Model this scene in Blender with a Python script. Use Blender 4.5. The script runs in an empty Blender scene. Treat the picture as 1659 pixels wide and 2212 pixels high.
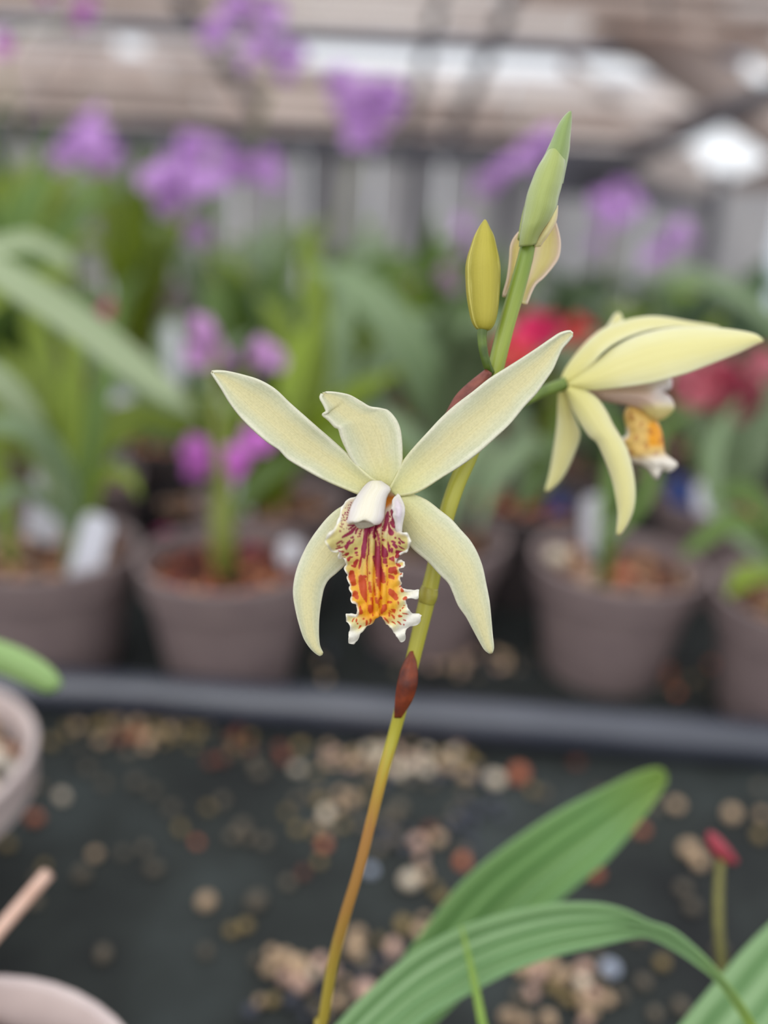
import bpy, bmesh, math, random
import numpy as np
from mathutils import Vector, Matrix
from mathutils.geometry import delaunay_2d_cdt
from mathutils.bvhtree import BVHTree

# ------------------------------------------------------------------ camera, sky, exposure
W, H, F = 1659.0, 2212.0, 1779.0
PITCH, ROLL = math.radians(20.0), math.radians(3.0)
BENCH = 0.80
CAM = Vector((0.0, 0.0, BENCH + 0.282))
FWD = Vector((0, math.cos(PITCH), -math.sin(PITCH)))
UP0 = Vector((0, math.sin(PITCH), math.cos(PITCH)))
RT0 = Vector((1, 0, 0))
RT = RT0 * math.cos(ROLL) + UP0 * math.sin(ROLL)
UP = UP0 * math.cos(ROLL) - RT0 * math.sin(ROLL)
FOCUS = 0.1395

scene = bpy.context.scene
COL = scene.collection
cd = bpy.data.cameras.new('camera')
cam = bpy.data.objects.new('camera', cd)
COL.objects.link(cam)
m = Matrix.Identity(4)
for i, ax in enumerate((RT, UP, -FWD)):
    for j in range(3):
        m[j][i] = ax[j]
m.translation = CAM
cam.matrix_world = m
cd.sensor_fit = 'VERTICAL'
cd.sensor_height = 24.0
cd.sensor_width = 18.0
cd.lens = F / H * 24.0
cd.clip_start = 0.005
cd.clip_end = 100
cd.dof.use_dof = True
cd.dof.focus_distance = FOCUS
cd.dof.aperture_fstop = 3.1
scene.camera = cam

world = bpy.data.worlds.new('overcast_sky')
scene.world = world
world.use_nodes = True
bg = world.node_tree.nodes['Background']
bg.inputs[0].default_value = (0.93, 0.96, 1.0, 1)
bg.inputs[1].default_value = 1.28
sun = bpy.data.lights.new('hazy_sun', 'SUN')
sun.energy = 0.75
sun.angle = math.radians(50)
sun.color = (1.0, 0.97, 0.92)
so = bpy.data.objects.new('hazy_sun', sun)
COL.objects.link(so)
so.rotation_euler = (math.radians(38), math.radians(-22), 0)   # from high behind the photographer
vs = scene.view_settings
vs.view_transform = 'Standard'
vs.look = 'None'
vs.gamma = 1.0
vs.use_curve_mapping = False
vs.exposure = 0.0
scene.cycles.use_denoising = True

rng = random.Random(7)

# ------------------------------------------------------------------ geometry helpers
def ray(px, py):
    return FWD + RT * ((px - W / 2) / F) - UP * ((py - H / 2) / F)
def P(px, py, d):
    return CAM + ray(px, py) * d
def on_z(px, py, z):
    r = ray(px, py)
    return CAM + r * ((z - CAM.z) / r.z)
def on_y(px, py, y):
    r = ray(px, py)
    return CAM + r * ((y - CAM.y) / r.y)
def depth_of(p):
    return (Vector(p) - CAM).dot(FWD)

def lin(c):
    out = []
    for v in c[:3]:
        v = v / 255.0
        out.append(v / 12.92 if v <= 0.04045 else ((v + 0.055) / 1.055) ** 2.4)
    return (out[0], out[1], out[2], 1.0)

ORI = {}
def tag(o, label=None, cat=None, group=None, kind=None):
    if label: o['label'] = label
    if cat: o['category'] = cat
    if group: o['group'] = group
    if kind: o['kind'] = kind
    return o
def empty(name, loc, label=None, cat=None, group=None, kind=None):
    o = bpy.data.objects.new(name, None)
    o.empty_display_size = 0.01
    COL.objects.link(o)
    o.location = loc
    ORI[o.name] = Vector(loc)
    return tag(o, label, cat, group, kind)
def link_mesh(name, me, mat, parent=None, loc=None):
    o = bpy.data.objects.new(name, me)
    COL.objects.link(o)
    if mat is not None and len(me.materials) == 0:
        me.materials.append(mat)
    if parent is not None:
        o.parent = parent
        ORI[o.name] = ORI[parent.name]
    else:
        ORI[o.name] = Vector(loc) if loc is not None else Vector((0, 0, 0))
    if loc is not None and parent is None:
        o.location = loc
    return o
def build(name, verts, faces, mat, parent=None, uvs=None, cols=None, smooth=True, thick=0.0, loc=None, offset=0.0):
    """verts in world space; stored relative to the thing's origin"""
    if parent is not None:
        org = ORI[parent.name]
    else:
        org = Vector(loc) if loc is not None else Vector((0, 0, 0))
    me = bpy.data.meshes.new(name)
    me.from_pydata([tuple(Vector(v) - org) for v in verts], [], faces)
    if uvs is not None:
        lay = me.uv_layers.new(name='UVMap')
        flat = np.empty(len(me.loops) * 2, np.float32)
        vi = np.empty(len(me.loops), np.int32)
        me.loops.foreach_get('vertex_index', vi)
        ua = np.array(uvs, np.float32)
        flat[0::2] = ua[vi, 0]
        flat[1::2] = ua[vi, 1]
        lay.data.foreach_set('uv', flat)
    if cols is not None:
        at = me.color_attributes.new('Col', 'FLOAT_COLOR', 'POINT')
        at.data.foreach_set('color', np.array(cols, np.float32).ravel())
    if smooth:
        me.polygons.foreach_set('use_smooth', [True] * len(me.polygons))
    me.update()
    o = link_mesh(name, me, mat, parent, loc)
    if thick:
        s = o.modifiers.new('thickness', 'SOLIDIFY')
        s.thickness = thick
        s.offset = offset
    return o

def resample(pts, n):
    """Catmull-Rom through pts (any dimension), n samples by chord length"""
    p = np.array(pts, float)
    if len(p) == 2:
        t = np.linspace(0, 1, n)[:, None]
        return p[0] * (1 - t) + p[1] * t
    q = np.vstack([2 * p[0] - p[1], p, 2 * p[-1] - p[-2]])
    seg = np.linalg.norm(np.diff(p[:, :2], axis=0), axis=1) + 1e-9
    cum = np.concatenate([[0], np.cumsum(seg)])
    out = []
    for s in np.linspace(0, cum[-1], n):
        i = min(int(np.searchsorted(cum, s, 'right')) - 1, len(seg) - 1)
        t = (s - cum[i]) / seg[i]
        a, b, c, d = q[i], q[i + 1], q[i + 2], q[i + 3]
        out.append(0.5 * ((2 * b) + (-a + c) * t + (2 * a - 5 * b + 4 * c - d) * t * t + (-a + 3 * b - 3 * c + d) * t ** 3))
    return np.array(out)

def grid_faces(nu, nv):
    return [(j * nu + i, j * nu + i + 1, (j + 1) * nu + i + 1, (j + 1) * nu + i) for j in range(nv - 1) for i in range(nu - 1)]

def blade(name, A, B, depths, mat, parent, bulge=0.0, pleat=0.0, npleat=6, nu=21, nv=50, thick=0.0004, skew=None, wav=0.0, conv=None, fold=0.0):
    """a petal or leaf spanned between two edges seen from the camera; depths along its length, bulge = cupping across"""
    if conv:
        A = [conv(*a) for a in A]; B = [conv(*b) for b in B]
    a = resample(A, nv); b = resample(B, nv)
    dd = np.interp(np.linspace(0, 1, nv), np.linspace(0, 1, len(depths)), depths)
    sk = np.zeros(nv) if skew is None else np.interp(np.linspace(0, 1, nv), np.linspace(0, 1, len(skew)), skew)
    verts, uvs = [], []
    for j in range(nv):
        v = j / (nv - 1)
        env = math.sin(math.pi * min(1, 0.12 + 0.88 * v)) ** 0.5 if v < 1 else 0
        for i in range(nu):
            u = i / (nu - 1)
            x, y = a[j] * (1 - u) + b[j] * u
            d = dd[j] + bulge * env * (1 - (2 * u - 1) ** 2) + sk[j] * (u - 0.5) + pleat * math.cos(2 * math.pi * npleat * u) * env
            d += fold * env * (1 - abs(2 * u - 1))
            d += wav * math.sin(v * 19 + u * 3) * (2 * u - 1) ** 2 * env
            verts.append(P(x, y, d)); uvs.append((u, v))
    return build(name, verts, grid_faces(nu, nv), mat, parent, uvs=uvs, thick=thick)

def tube(name, pts, mat, parent, n=14, seg=40, loc=None, lobes=0, flat=1.0, world_pts=False, cols=None):
    """pts: (px,py,depth,radius_px) or, with world_pts, (x,y,z,radius_m)"""
    if world_pts:
        p3 = np.array(pts, float)
    else:
        p3 = np.array([tuple(P(x, y, d)) + (r * d / F,) for x, y, d, r in pts])
    q = resample3(p3, seg)
    verts, uvs, faces = [], [], []
    up = Vector((0.13, -1, 0.21)).normalized()
    for j in range(seg):
        c = Vector(q[j, :3]); r = max(q[j, 3], 1e-6)
        t = Vector(q[min(j + 1, seg - 1), :3]) - Vector(q[max(j - 1, 0), :3])
        t.normalize()
        s = t.cross(up).normalized(); w = s.cross(t).normalized()
        for i in range(n):
            a = 2 * math.pi * i / n
            rr = r * (1 + 0.07 * math.cos(lobes * a)) if lobes else r
            verts.append(c + s * (rr * math.cos(a)) + w * (rr * math.sin(a) * flat)); uvs.append((i / n, j / (seg - 1)))
    for j in range(seg - 1):
        for i in range(n):
            k = (i + 1) % n
            faces.append((j * n + i, j * n + k, (j + 1) * n + k, (j + 1) * n + i))
    faces.append(tuple(range(n - 1, -1, -1)))
    faces.append(tuple((seg - 1) * n + i for i in range(n)))
    return build(name, verts, faces, mat, parent, uvs=uvs, loc=loc)

def resample3(p, n):
    p = np.array(p, float)
    q = np.vstack([2 * p[0] - p[1], p, 2 * p[-1] - p[-2]])
    seg = np.linalg.norm(np.diff(p[:, :3], axis=0), axis=1) + 1e-9
    cum = np.concatenate([[0], np.cumsum(seg)])
    out = []
    for s in np.linspace(0, cum[-1], n):
        i = min(int(np.searchsorted(cum, s, 'right')) - 1, len(seg) - 1)
        t = (s - cum[i]) / seg[i]
        a, b, c, d = q[i], q[i + 1], q[i + 2], q[i + 3]
        out.append(0.5 * ((2 * b) + (-a + c) * t + (2 * a - 5 * b + 4 * c - d) * t * t + (-a + 3 * b - 3 * c + d) * t ** 3))
    return np.array(out)

def boxm(name, x0, x1, y0, y1, z0, z1, mat, parent=None, loc=None):
    v = [(x, y, z) for z in (z0, z1) for y in (y0, y1) for x in (x0, x1)]
    f = [(0, 2, 3, 1), (4, 5, 7, 6), (0, 1, 5, 4), (2, 6, 7, 3), (0, 4, 6, 2), (1, 3, 7, 5)]
    return build(name, v, f, mat, parent, smooth=False, loc=loc)

# ------------------------------------------------------------------ materials
def new_mat(name):
    mt = bpy.data.materials.new(name)
    mt.use_nodes = True
    nt = mt.node_tree
    return mt, nt, nt.nodes['Principled BSDF'], nt.nodes['Material Output']
def N(nt, t, **kw):
    n = nt.nodes.new(t)
    for k, v in kw.items():
        setattr(n, k, v)
    return n
def ramp(nt, fac, stops):
    r = N(nt, 'ShaderNodeValToRGB')
    e = r.color_ramp.elements
    e[0].position = stops[0][0]; e[0].color = stops[0][1]
    e[1].position = stops[-1][0]; e[1].color = stops[-1][1]
    for pos, c in stops[1:-1]:
        el = e.new(pos); el.color = c
    nt.links.new(fac, r.inputs[0])
    return r.outputs[0]
def mixc(nt, fac, a, b, mode='MIX'):
    n = N(nt, 'ShaderNodeMix', data_type='RGBA', blend_type=mode)
    for sock, val in ((n.inputs[0], fac), (n.inputs[6], a), (n.inputs[7], b)):
        if hasattr(val, 'is_linked'): nt.links.new(val, sock)
        else: sock.default_value = val
    return n.outputs[2]
def noise(nt, scale, detail=3, vec=None, rough=0.5):
    n = N(nt, 'ShaderNodeTexNoise')
    n.inputs['Scale'].default_value = scale
    n.inputs['Detail'].default_value = detail
    n.inputs['Roughness'].default_value = rough
    if vec is not None: nt.links.new(vec, n.inputs['Vector'])
    return n.outputs['Fac']
def coords(nt, kind='Object', scale=None):
    t = N(nt, 'ShaderNodeTexCoord').outputs[kind]
    if scale:
        mp = N(nt, 'ShaderNodeMapping')
        mp.inputs['Scale'].default_value = scale
        nt.links.new(t, mp.inputs['Vector'])
        return mp.outputs[0]
    return t
def bump(nt, b, h, dist, strength=0.5):
    n = N(nt, 'ShaderNodeBump')
    n.inputs['Strength'].default_value = strength
    n.inputs['Distance'].default_value = dist
    nt.links.new(h, n.inputs['Height'])
    nt.links.new(n.outputs[0], b.inputs['Normal'])
def add_translucent(nt, b, out, col, fac):
    tr = N(nt, 'ShaderNodeBsdfTranslucent')
    if hasattr(col, 'is_linked'): nt.links.new(col, tr.inputs[0])
    else: tr.inputs[0].default_value = col
    mx = N(nt, 'ShaderNodeMixShader')
    mx.inputs[0].default_value = fac
    nt.links.new(b.outputs[0], mx.inputs[1]); nt.links.new(tr.outputs[0], mx.inputs[2])
    nt.links.new(mx.outputs[0], out.inputs[0])
def simple(name, c1, c2=None, scale=40, rough=0.6, bumpd=0.0, bscale=None, trans=0.0, spec=0.5, metal=0.0, per_object=0.0):
    mt, nt, b, out = new_mat(name)
    b.inputs['Roughness'].default_value = rough
    b.inputs['Specular IOR Level'].default_value = spec
    b.inputs['Metallic'].default_value = metal
    if c2 is None: c2 = tuple(v * 0.85 for v in c1)
    co = coords(nt)
    n = noise(nt, scale, 4, co)
    col = ramp(nt, n, [(0.3, lin(c1)), (0.7, lin(c2))])
    if per_object:
        hs = N(nt, 'ShaderNodeHueSaturation')
        oi = N(nt, 'ShaderNodeObjectInfo')
        mr = N(nt, 'ShaderNodeMapRange')
        mr.inputs[3].default_value = 1 - per_object; mr.inputs[4].default_value = 1 + per_object
        nt.links.new(oi.outputs['Random'], mr.inputs[0]); nt.links.new(mr.outputs[0], hs.inputs['Value'])
        nt.links.new(col, hs.inputs['Color']); col = hs.outputs[0]
    nt.links.new(col, b.inputs['Base Color'])
    if bumpd:
        bump(nt, b, noise(nt, bscale or scale * 4, 4, co), bumpd)
    if trans:
        add_translucent(nt, b, out, col, trans)
    return mt

def uv_u(nt):
    s = N(nt, 'ShaderNodeSeparateXYZ')
    nt.links.new(coords(nt, 'UV'), s.inputs[0])
    return s.outputs[0], s.outputs[1]
def M1(nt, op, a, b=None):
    n = N(nt, 'ShaderNodeMath', operation=op)
    for k, v in enumerate((a, b)):
        if v is None: continue
        if hasattr(v, 'is_linked'): nt.links.new(v, n.inputs[k])
        else: n.inputs[k].default_value = v
    return n.outputs[0]

def petal_mat(name, mid, edge, rim, base=None, trans=0.25, grain=True):
    """pale petal: warm middle band, greyer margins, thin light rim, long faint veins, sparkling fine grain"""
    mt, nt, b, out = new_mat(name)
    u, v = uv_u(nt)
    e = M1(nt, 'ABSOLUTE', M1(nt, 'SUBTRACT', M1(nt, 'MULTIPLY', u, 2.0), 1.0))
    wob = noise(nt, 260, 3, coords(nt))
    e2 = M1(nt, 'ADD', e, M1(nt, 'MULTIPLY', M1(nt, 'SUBTRACT', wob, 0.5), 0.35))
    col = ramp(nt, e2, [(0.25, lin(mid)), (0.8, lin(edge)), (0.97, lin(rim))])
    vein = noise(nt, 1.0, 3, coords(nt, 'UV', (34, 1.6, 1)))
    col = mixc(nt, 0.55, col, ramp(nt, vein, [(0.35, (0.88, 0.86, 0.78, 1)), (0.65, (1, 1, 1, 1))]), 'MULTIPLY')
    if base:
        col = mixc(nt, ramp(nt, v, [(0.0, (0.8, 0.8, 0.8, 1)), (0.28, (0, 0, 0, 1))]), col, lin(base))
    g = noise(nt, 2600, 2, coords(nt))
    if grain:
        col = mixc(nt, 0.35, col, ramp(nt, g, [(0.32, (0.76, 0.77, 0.72, 1)), (0.6, (1, 1, 1, 1))]), 'MULTIPLY')
    nt.links.new(col, b.inputs['Base Color'])
    b.inputs['Roughness'].default_value = 0.48
    b.inputs['Specular IOR Level'].default_value = 0.35
    bump(nt, b, M1(nt, 'ADD', M1(nt, 'MULTIPLY', vein, 1.5), g), 0.00012, 0.35)
    add_translucent(nt, b, out, col, trans)
    return mt

def leaf_mat(name, c1, c2, stripe=9.0, trans=0.3, rough=0.42, per_object=0.0, tip=None):
    mt, nt, b, out = new_mat(name)
    u, v = uv_u(nt)
    st = M1(nt, 'SINE', M1(nt, 'MULTIPLY', u, stripe * 2 * math.pi))
    st = M1(nt, 'ADD', M1(nt, 'MULTIPLY', st, 0.22), noise(nt, 1.0, 3, coords(nt, 'UV', (16, 2.2, 1))))
    col = ramp(nt, st, [(0.25, lin(c1)), (0.75, lin(c2))])
    if tip:
        col = mixc(nt, ramp(nt, v, [(0.8, (0, 0, 0, 1)), (0.98, (0.8, 0.8, 0.8, 1))]), col, lin(tip))
    if per_object:
        hs = N(nt, 'ShaderNodeHueSaturation')
        oi = N(nt, 'ShaderNodeObjectInfo')
        mr = N(nt, 'ShaderNodeMapRange')
        mr.inputs[3].default_value = 1 - per_object; mr.inputs[4].default_value = 1 + per_object
        nt.links.new(oi.outputs['Random'], mr.inputs[0]); nt.links.new(mr.outputs[0], hs.inputs['Value'])
        nt.links.new(col, hs.inputs['Color']); col = hs.outputs[0]
    nt.links.new(col, b.inputs['Base Color'])
    b.inputs['Roughness'].default_value = rough
    add_translucent(nt, b, out, col, trans)
    return mt

def vcol_mat(name, trans=0.2, rough=0.45):
    mt, nt, b, out = new_mat(name)
    a = N(nt, 'ShaderNodeAttribute', attribute_name='Col')
    g = noise(nt, 2200, 2, coords(nt))
    col = mixc(nt, 0.25, a.outputs['Color'], ramp(nt, g, [(0.35, (0.75, 0.73, 0.7, 1)), (0.6, (1, 1, 1, 1))]), 'MULTIPLY')
    nt.links.new(col, b.inputs['Base Color'])
    b.inputs['Roughness'].default_value = rough
    b.inputs['Specular IOR Level'].default_value = 0.4
    bump(nt, b, g, 0.0001, 0.3)
    add_translucent(nt, b, out, col, trans)
    return mt

MAT = {}
MAT['petal'] = petal_mat('cream_petal', (230, 222, 174), (220, 221, 190), (240, 238, 216), base=(224, 221, 152))
MAT['petal2'] = petal_mat('pale_yellow_petal', (238, 231, 166), (240, 236, 186), (244, 241, 206), base=(226, 218, 132), grain=False)
MAT['lip'] = vcol_mat('spotted_lip')
MAT['column'] = petal_mat('white_column', (240, 234, 216), (232, 226, 226), (244, 238, 240), trans=0.15, grain=False)
MAT['anther'] = simple('anther_cap', (206, 196, 168), (188, 178, 150), 900, 0.5, trans=0.15)
MAT['bud'] = petal_mat('yellow_green_bud', (184, 172, 66), (168, 157, 54), (202, 192, 98), trans=0.1, grain=False)
MAT['bract'] = petal_mat('green_bract', (176, 188, 112), (186, 198, 138), (206, 214, 176), trans=0.2, grain=False)
MAT['bract_dark'] = petal_mat('deep_green_bract', (150, 172, 104), (166, 186, 126), (200, 212, 172), trans=0.2, grain=False)
MAT['bract_cream'] = petal_mat('cream_pink_bract', (252, 244, 192), (252, 242, 218), (250, 232, 218), trans=0.5, grain=False)
MAT['bract_brown'] = simple('brown_bract', (150, 82, 66), (112, 54, 44), 500, 0.5, trans=0.15)
MAT['sheath'] = simple('dry_red_sheath', (150, 66, 30), (84, 32, 18), 320, 0.5, trans=0.15)
MAT['pedicel'] = simple('green_pedicel', (84, 106, 36), (116, 138, 54), 300, 0.45)
MAT['pedicel_dark'] = simple('dark_green_pedicel', (52, 72, 22), (96, 118, 36), 300, 0.45)
# ------------------------------------------------------------------ the greenhouse
MAT['shade'] = simple('beige_shade_panel', (232, 222, 216), (216, 204, 198), 3, 0.8, trans=0.85, per_object=0.12)
MAT['shade_pale'] = simple('pale_roof_panel', (248, 242, 238), (240, 232, 228), 3, 0.8, trans=0.9, per_object=0.08)
MAT['shade_grey'] = simple('grey_roof_panel', (226, 226, 232), (212, 212, 218), 3, 0.8, trans=0.8, per_object=0.1)
MAT['purlin'] = simple('dark_steel', (126, 124, 130), (108, 104, 110), 6, 0.6)
MAT['purlin_brown'] = simple('brown_timber', (178, 162, 154), (158, 142, 136), 6, 0.7, trans=0.6)
MAT['beam'] = simple('charcoal_beam', (84, 82, 90), (70, 68, 76), 5, 0.6)
MAT['wallp'] = simple('grey_wall_panel', (206, 203, 202), (184, 182, 184), 2, 0.8, trans=0.6, per_object=0.12)
MAT['wallbright'] = simple('bright_wall_pane', (246, 250, 255), (238, 244, 250), 2, 0.6, trans=0.9)
MAT['concrete'] = simple('dark_concrete', (70, 70, 66), (50, 50, 48), 4, 0.9)
MAT['steel'] = simple('galvanised_steel', (128, 130, 132), (108, 110, 112), 30, 0.5, metal=0.6)

def fabric_mat():
    mt, nt, b, out = new_mat('black_ground_cover')
    co = coords(nt)
    n1 = noise(nt, 11, 4, co, 0.6); n2 = noise(nt, 34, 4, co, 0.6); n3 = noise(nt, 900, 2, co)
    c = ramp(nt, n1, [(0.35, lin((30, 32, 33))), (0.52, lin((46, 50, 48))), (0.68, lin((64, 70, 69)))])
    c = mixc(nt, ramp(nt, n2, [(0.55, (0, 0, 0, 1)), (0.75, (0.5, 0.5, 0.5, 1))]), c, lin((60, 66, 64)))
    c = mixc(nt, 0.5, c, ramp(nt, n3, [(0.3, (0.5, 0.5, 0.5, 1)), (0.7, (1, 1, 1, 1))]), 'MULTIPLY')
    nt.links.new(c, b.inputs['Base Color'])
    b.inputs['Roughness'].default_value = 0.75
    b.inputs['Specular IOR Level'].default_value = 0.3
    bump(nt, b, n3, 0.0006, 0.6)
    return mt
MAT['fabric'] = fabric_mat()

floor = boxm('floor', -6, 6, -1.5, 9, -0.05, 0.0, MAT['concrete'])
tag(floor, kind='structure')

YB = 8.0
def roof_pt(py):
    """y,z on the sloping roof plane met by the camera row py (centre column)"""
    r = ray(864, py)
    y0, z0, k = YB, ZE, 0.364
    t = (z0 + k * (y0 - CAM.y) - CAM.z) / (r.z + k * r.y)
    p = CAM + r * t
    return p.y, p.z
ZE = on_y(864, 318, YB).z
ceiling = empty('ceiling', (0, YB, ZE), 'sloping greenhouse roof of beige shade panels and white gaps', None, None, 'structure')
nrm = Vector((0, 0.364, 1)).normalized()
def roof_strip(name, pa, pb, mat, x0, x1, lift=0.0, th=0.015, parent=ceiling):
    ya, za = roof_pt(pa); yb, zb_ = roof_pt(pb)
    o = nrm * lift; t = nrm * th
    v = []
    for y, z in ((ya, za), (yb, zb_)):
        for x in (x0, x1):
            v.append(Vector((x, y, z)) + o)
    v += [p + t for p in v]
    f = [(0, 1, 3, 2), (4, 6, 7, 5), (0, 4, 5, 1), (1, 5, 7, 3), (3, 7, 6, 2), (2, 6, 4, 0)]
    return build(name, v, f, mat, parent, smooth=False)
rows = [(-150, -62, 'shade'), (-50, -6, 'shade'), (4, 57, 'shade'), (70, 96, 'shade_grey'), (148, 205, 'shade_pale'), (213, 262, 'shade'), (272, 292, 'shade')]
for ya, yb, mk in rows:
    x = -4.4
    while x < 2.5:
        w = rng.uniform(0.9, 1.5)
        k = mk
        if mk == 'shade' and rng.random() < 0.22: k = 'shade_pale'
        if mk == 'shade_pale' and rng.random() < 0.35: k = 'shade'
        roof_strip('roof_panel', ya, yb, MAT[k], x, min(x + w - 0.02, 2.35))
        x += w
x = -4.4
while x < -1.1:      # the open white strip is boarded over on the left
    roof_strip('roof_panel', 101, 118, MAT['shade_pale'], x, x + 1.08)
    roof_strip('roof_panel', 124, 143, MAT['shade'], x + .3, x + 1.2)
    x += 1.1
for ya, yb, mk in [(-64, -48, 'purlin_brown'), (-8, 6, 'purlin_brown'), (55, 72, 'purlin_brown'), (94, 101, 'purlin'), (142, 150, 'shade_grey'), (204, 214, 'purlin_brown'), (260, 274, 'purlin_brown')]:
    roof_strip('purlin', ya, yb, MAT[mk], -4.4, 2.35, lift=-0.03, th=0.03)
eave = boxm('trim_1', -4.6, 2.3, YB - 0.08, YB + 0.1, on_y(864, 345, YB).z, on_y(864, 292, YB).z, MAT['beam'])
tag(eave, kind='structure')

def bar(name, a, b, wpx, mat, parent=None, depth_ratio=1.0):
    """a square bar between two world points, wpx wide as seen from the camera"""
    a, b = Vector(a), Vector(b)
    t = (b - a).normalized()
    s = t.cross(FWD).normalized(); w = s.cross(t).normalized()
    v = []
    for p in (a, b):
        h = wpx * depth_of(p) / F / 2
        for su, sw in ((-1, -1), (1, -1), (1, 1), (-1, 1)):
            v.append(p + s * h * su + w * h * sw * depth_ratio)
    f = [(0, 1, 2, 3), (7, 6, 5, 4), (0, 4, 5, 1), (1, 5, 6, 2), (2, 6, 7, 3), (3, 7, 4, 0)]
    return build(name, v, f, mat, parent, smooth=False)
def roof_ray(px, py, lift):
    r = ray(px, py)
    k = 0.364
    z0 = ZE + lift
    t = (z0 + k * (YB - CAM.y) - CAM.z) / (r.z + k * r.y)
    return CAM + r * t
for (xa, ya), (xb, yb), w in [((372, -30), (560, 235), 30), ((955, -30), (880, 285), 28), ((1118, -30), (980, 285), 30), ((515, -30), (548, 40), 26), ((1428, -30), (1432, 60), 16), ((40, 235), (36, 300), 32)]:
    bar('rafter', roof_ray(xa, ya, -0.1), roof_ray(xb, yb, -0.1), w, MAT['purlin'], ceiling, 0.6)
for xa, ya, xb, yb in [(150, 45, 60, 190), (191, 60, 188, 210), (470, 90, 472, 230)]:
    bar('hanging_wire', roof_ray(xa, ya, -0.14), roof_ray(xb, yb, -0.14), 5, MAT['purlin'], ceiling, 0.6)

gable = empty('wall_right', (2.3, 6.2, 0), 'boarded gable with bright slanting gaps on the right', None, None, 'structure')
def slab(name, poly, y, mat, th=0.03, parent=gable):
    fr = [on_y(px, py, y) for px, py in poly]
    bk = [p + Vector((0, th, 0)) for p in fr]
    n = len(fr)
    f = [tuple(range(n)), tuple(range(2 * n - 1, n - 1, -1))] + [(k, k + n, (k + 1) % n + n, (k + 1) % n) for k in range(n)]
    return build(name, fr + bk, f, mat, parent, smooth=False)
sl = lambda c, x: c + 0.68 * (x - 1500)
def slant(c0, c1, x0, x1, mat):
    slab('slanted_board', [(x0, sl(c0, x0)), (x1, sl(c0, x1)), (x1, sl(c1, x1)), (x0, sl(c1, x0))], 6.2, MAT[mat])
slant(-260, -98, 1360, 1760, 'shade_grey')
slant(-92, -60, 1440, 1760, 'purlin_brown')
slant(-38, 40, 1330, 1760, 'shade')
slant(80, 170, 1290, 1760, 'shade')
slant(172, 226, 1290, 1760, 'purlin_brown')
slant(310, 345, 1220, 1420, 'shade_pale')
slab('dark_board', [(1160, 345), (1330, 330), (1410, 395), (1520, 425), (1520, 460), (1160, 420)], 6.1, MAT['beam'])
slab('pale_board', [(1360, 340), (1495, 316), (1550, 400), (1490, 425), (1390, 400)], 6.15, MAT['shade_pale'])
slab('brown_board', [(1575, 385), (1760, 315), (1760, 410), (1590, 410)], 6.15, MAT['purlin_brown'])
brace = bar('trim_2', P(1225, 398, 6.0), P(1760, 158, 3.4), 62, MAT['beam'], None, 0.6)
tag(brace, kind='structure')

wall = empty('wall_back', (0, YB, 0), 'pale grey panelled wall below the dark eave beam', None, None, 'structure')
ztop = on_y(864, 344, YB).z
x = -4.6
while x < 4.6:
    w = 0.62
    boxm('wall_panel', x + 0.012, x + w - 0.012, YB, YB + 0.03, 0.0, ztop + (0.1 if x < 2 else 0.02), MAT['wallp'] if x < 3.3 else MAT['wallbright'], wall)
    x += w
for px in (300, 690, 900, 1090, 1545):
    p = on_y(px, 420, YB - 0.06)
    boxm('post', p.x - 0.055, p.x + 0.055, YB - 0.1, YB - 0.02, 0, ztop + .05, MAT['beam'], wall)

bench = empty('greenhouse_bench', (0, 0.9, 0), 'long steel greenhouse bench covered with black ground cloth', 'bench')
boxm('bench_top', -1.6, 1.6, -0.45, 2.5, BENCH - 0.035, BENCH - 0.002, MAT['steel'], bench)
for x in (-1.5, 1.5):
    for y in (-0.38, 2.4):
        boxm('leg', x - 0.02, x + 0.02, y - 0.02, y + 0.02, 0.0, BENCH - 0.03, MAT['steel'], bench)
cloth = boxm('ground_cloth', -1.6, 1.6, -0.45, 2.5, BENCH - 0.002, BENCH, MAT['fabric'])
tag(cloth, 'worn black ground cloth spread over the whole bench', 'cloth')

# irrigation pipe lying across the bench
MAT['pipe'] = simple('black_plastic_pipe', (54, 57, 69), (66, 69, 81), 30, 0.26, spec=0.95, bumpd=0.0004, bscale=300)
pa = on_z(-400, 1448, BENCH + 0.0125); pb = on_z(2100, 1640, BENCH + 0.0125)
pipe = tube('irrigation_pipe', [tuple(pa.lerp(pb, k / 8)) + (0.0128,) for k in range(9)], MAT['pipe'], None, n=28, seg=12, world_pts=True)
tag(pipe, 'thick black plastic water pipe lying in front of the pot row', 'pipe')
# ------------------------------------------------------------------ the orchid in focus
def stem_mat():
    mt, nt, b, out = new_mat('orchid_stem')
    u, v = uv_u(nt)
    n = noise(nt, 1.0, 3, coords(nt, 'UV', (9, 26, 1)))
    vv = M1(nt, 'ADD', v, M1(nt, 'MULTIPLY', M1(nt, 'SUBTRACT', n, 0.5), 0.05))
    col = ramp(nt, vv, [(0.0, lin((150, 140, 50))), (0.34, lin((154, 136, 50))), (0.42, lin((158, 116, 56))), (0.50, lin((170, 122, 64))),
                        (0.545, lin((182, 152, 58))), (0.58, lin((174, 166, 58))), (0.82, lin((174, 172, 66))), (0.9, lin((156, 170, 72))), (0.985, lin((118, 142, 50)))])
    col = mixc(nt, 0.4, col, ramp(nt, noise(nt, 1.0, 2, coords(nt, 'UV', (30, 5, 1))), [(0.35, (0.75, 0.72, 0.6, 1)), (0.65, (1, 1, 1, 1))]), 'MULTIPLY')
    nt.links.new(col, b.inputs['Base Color'])
    b.inputs['Roughness'].default_value = 0.4
    return mt
MAT['stem'] = stem_mat()
MAT['node'] = simple('stem_node', (170, 164, 62), (146, 136, 48), 400, 0.4)
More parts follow.
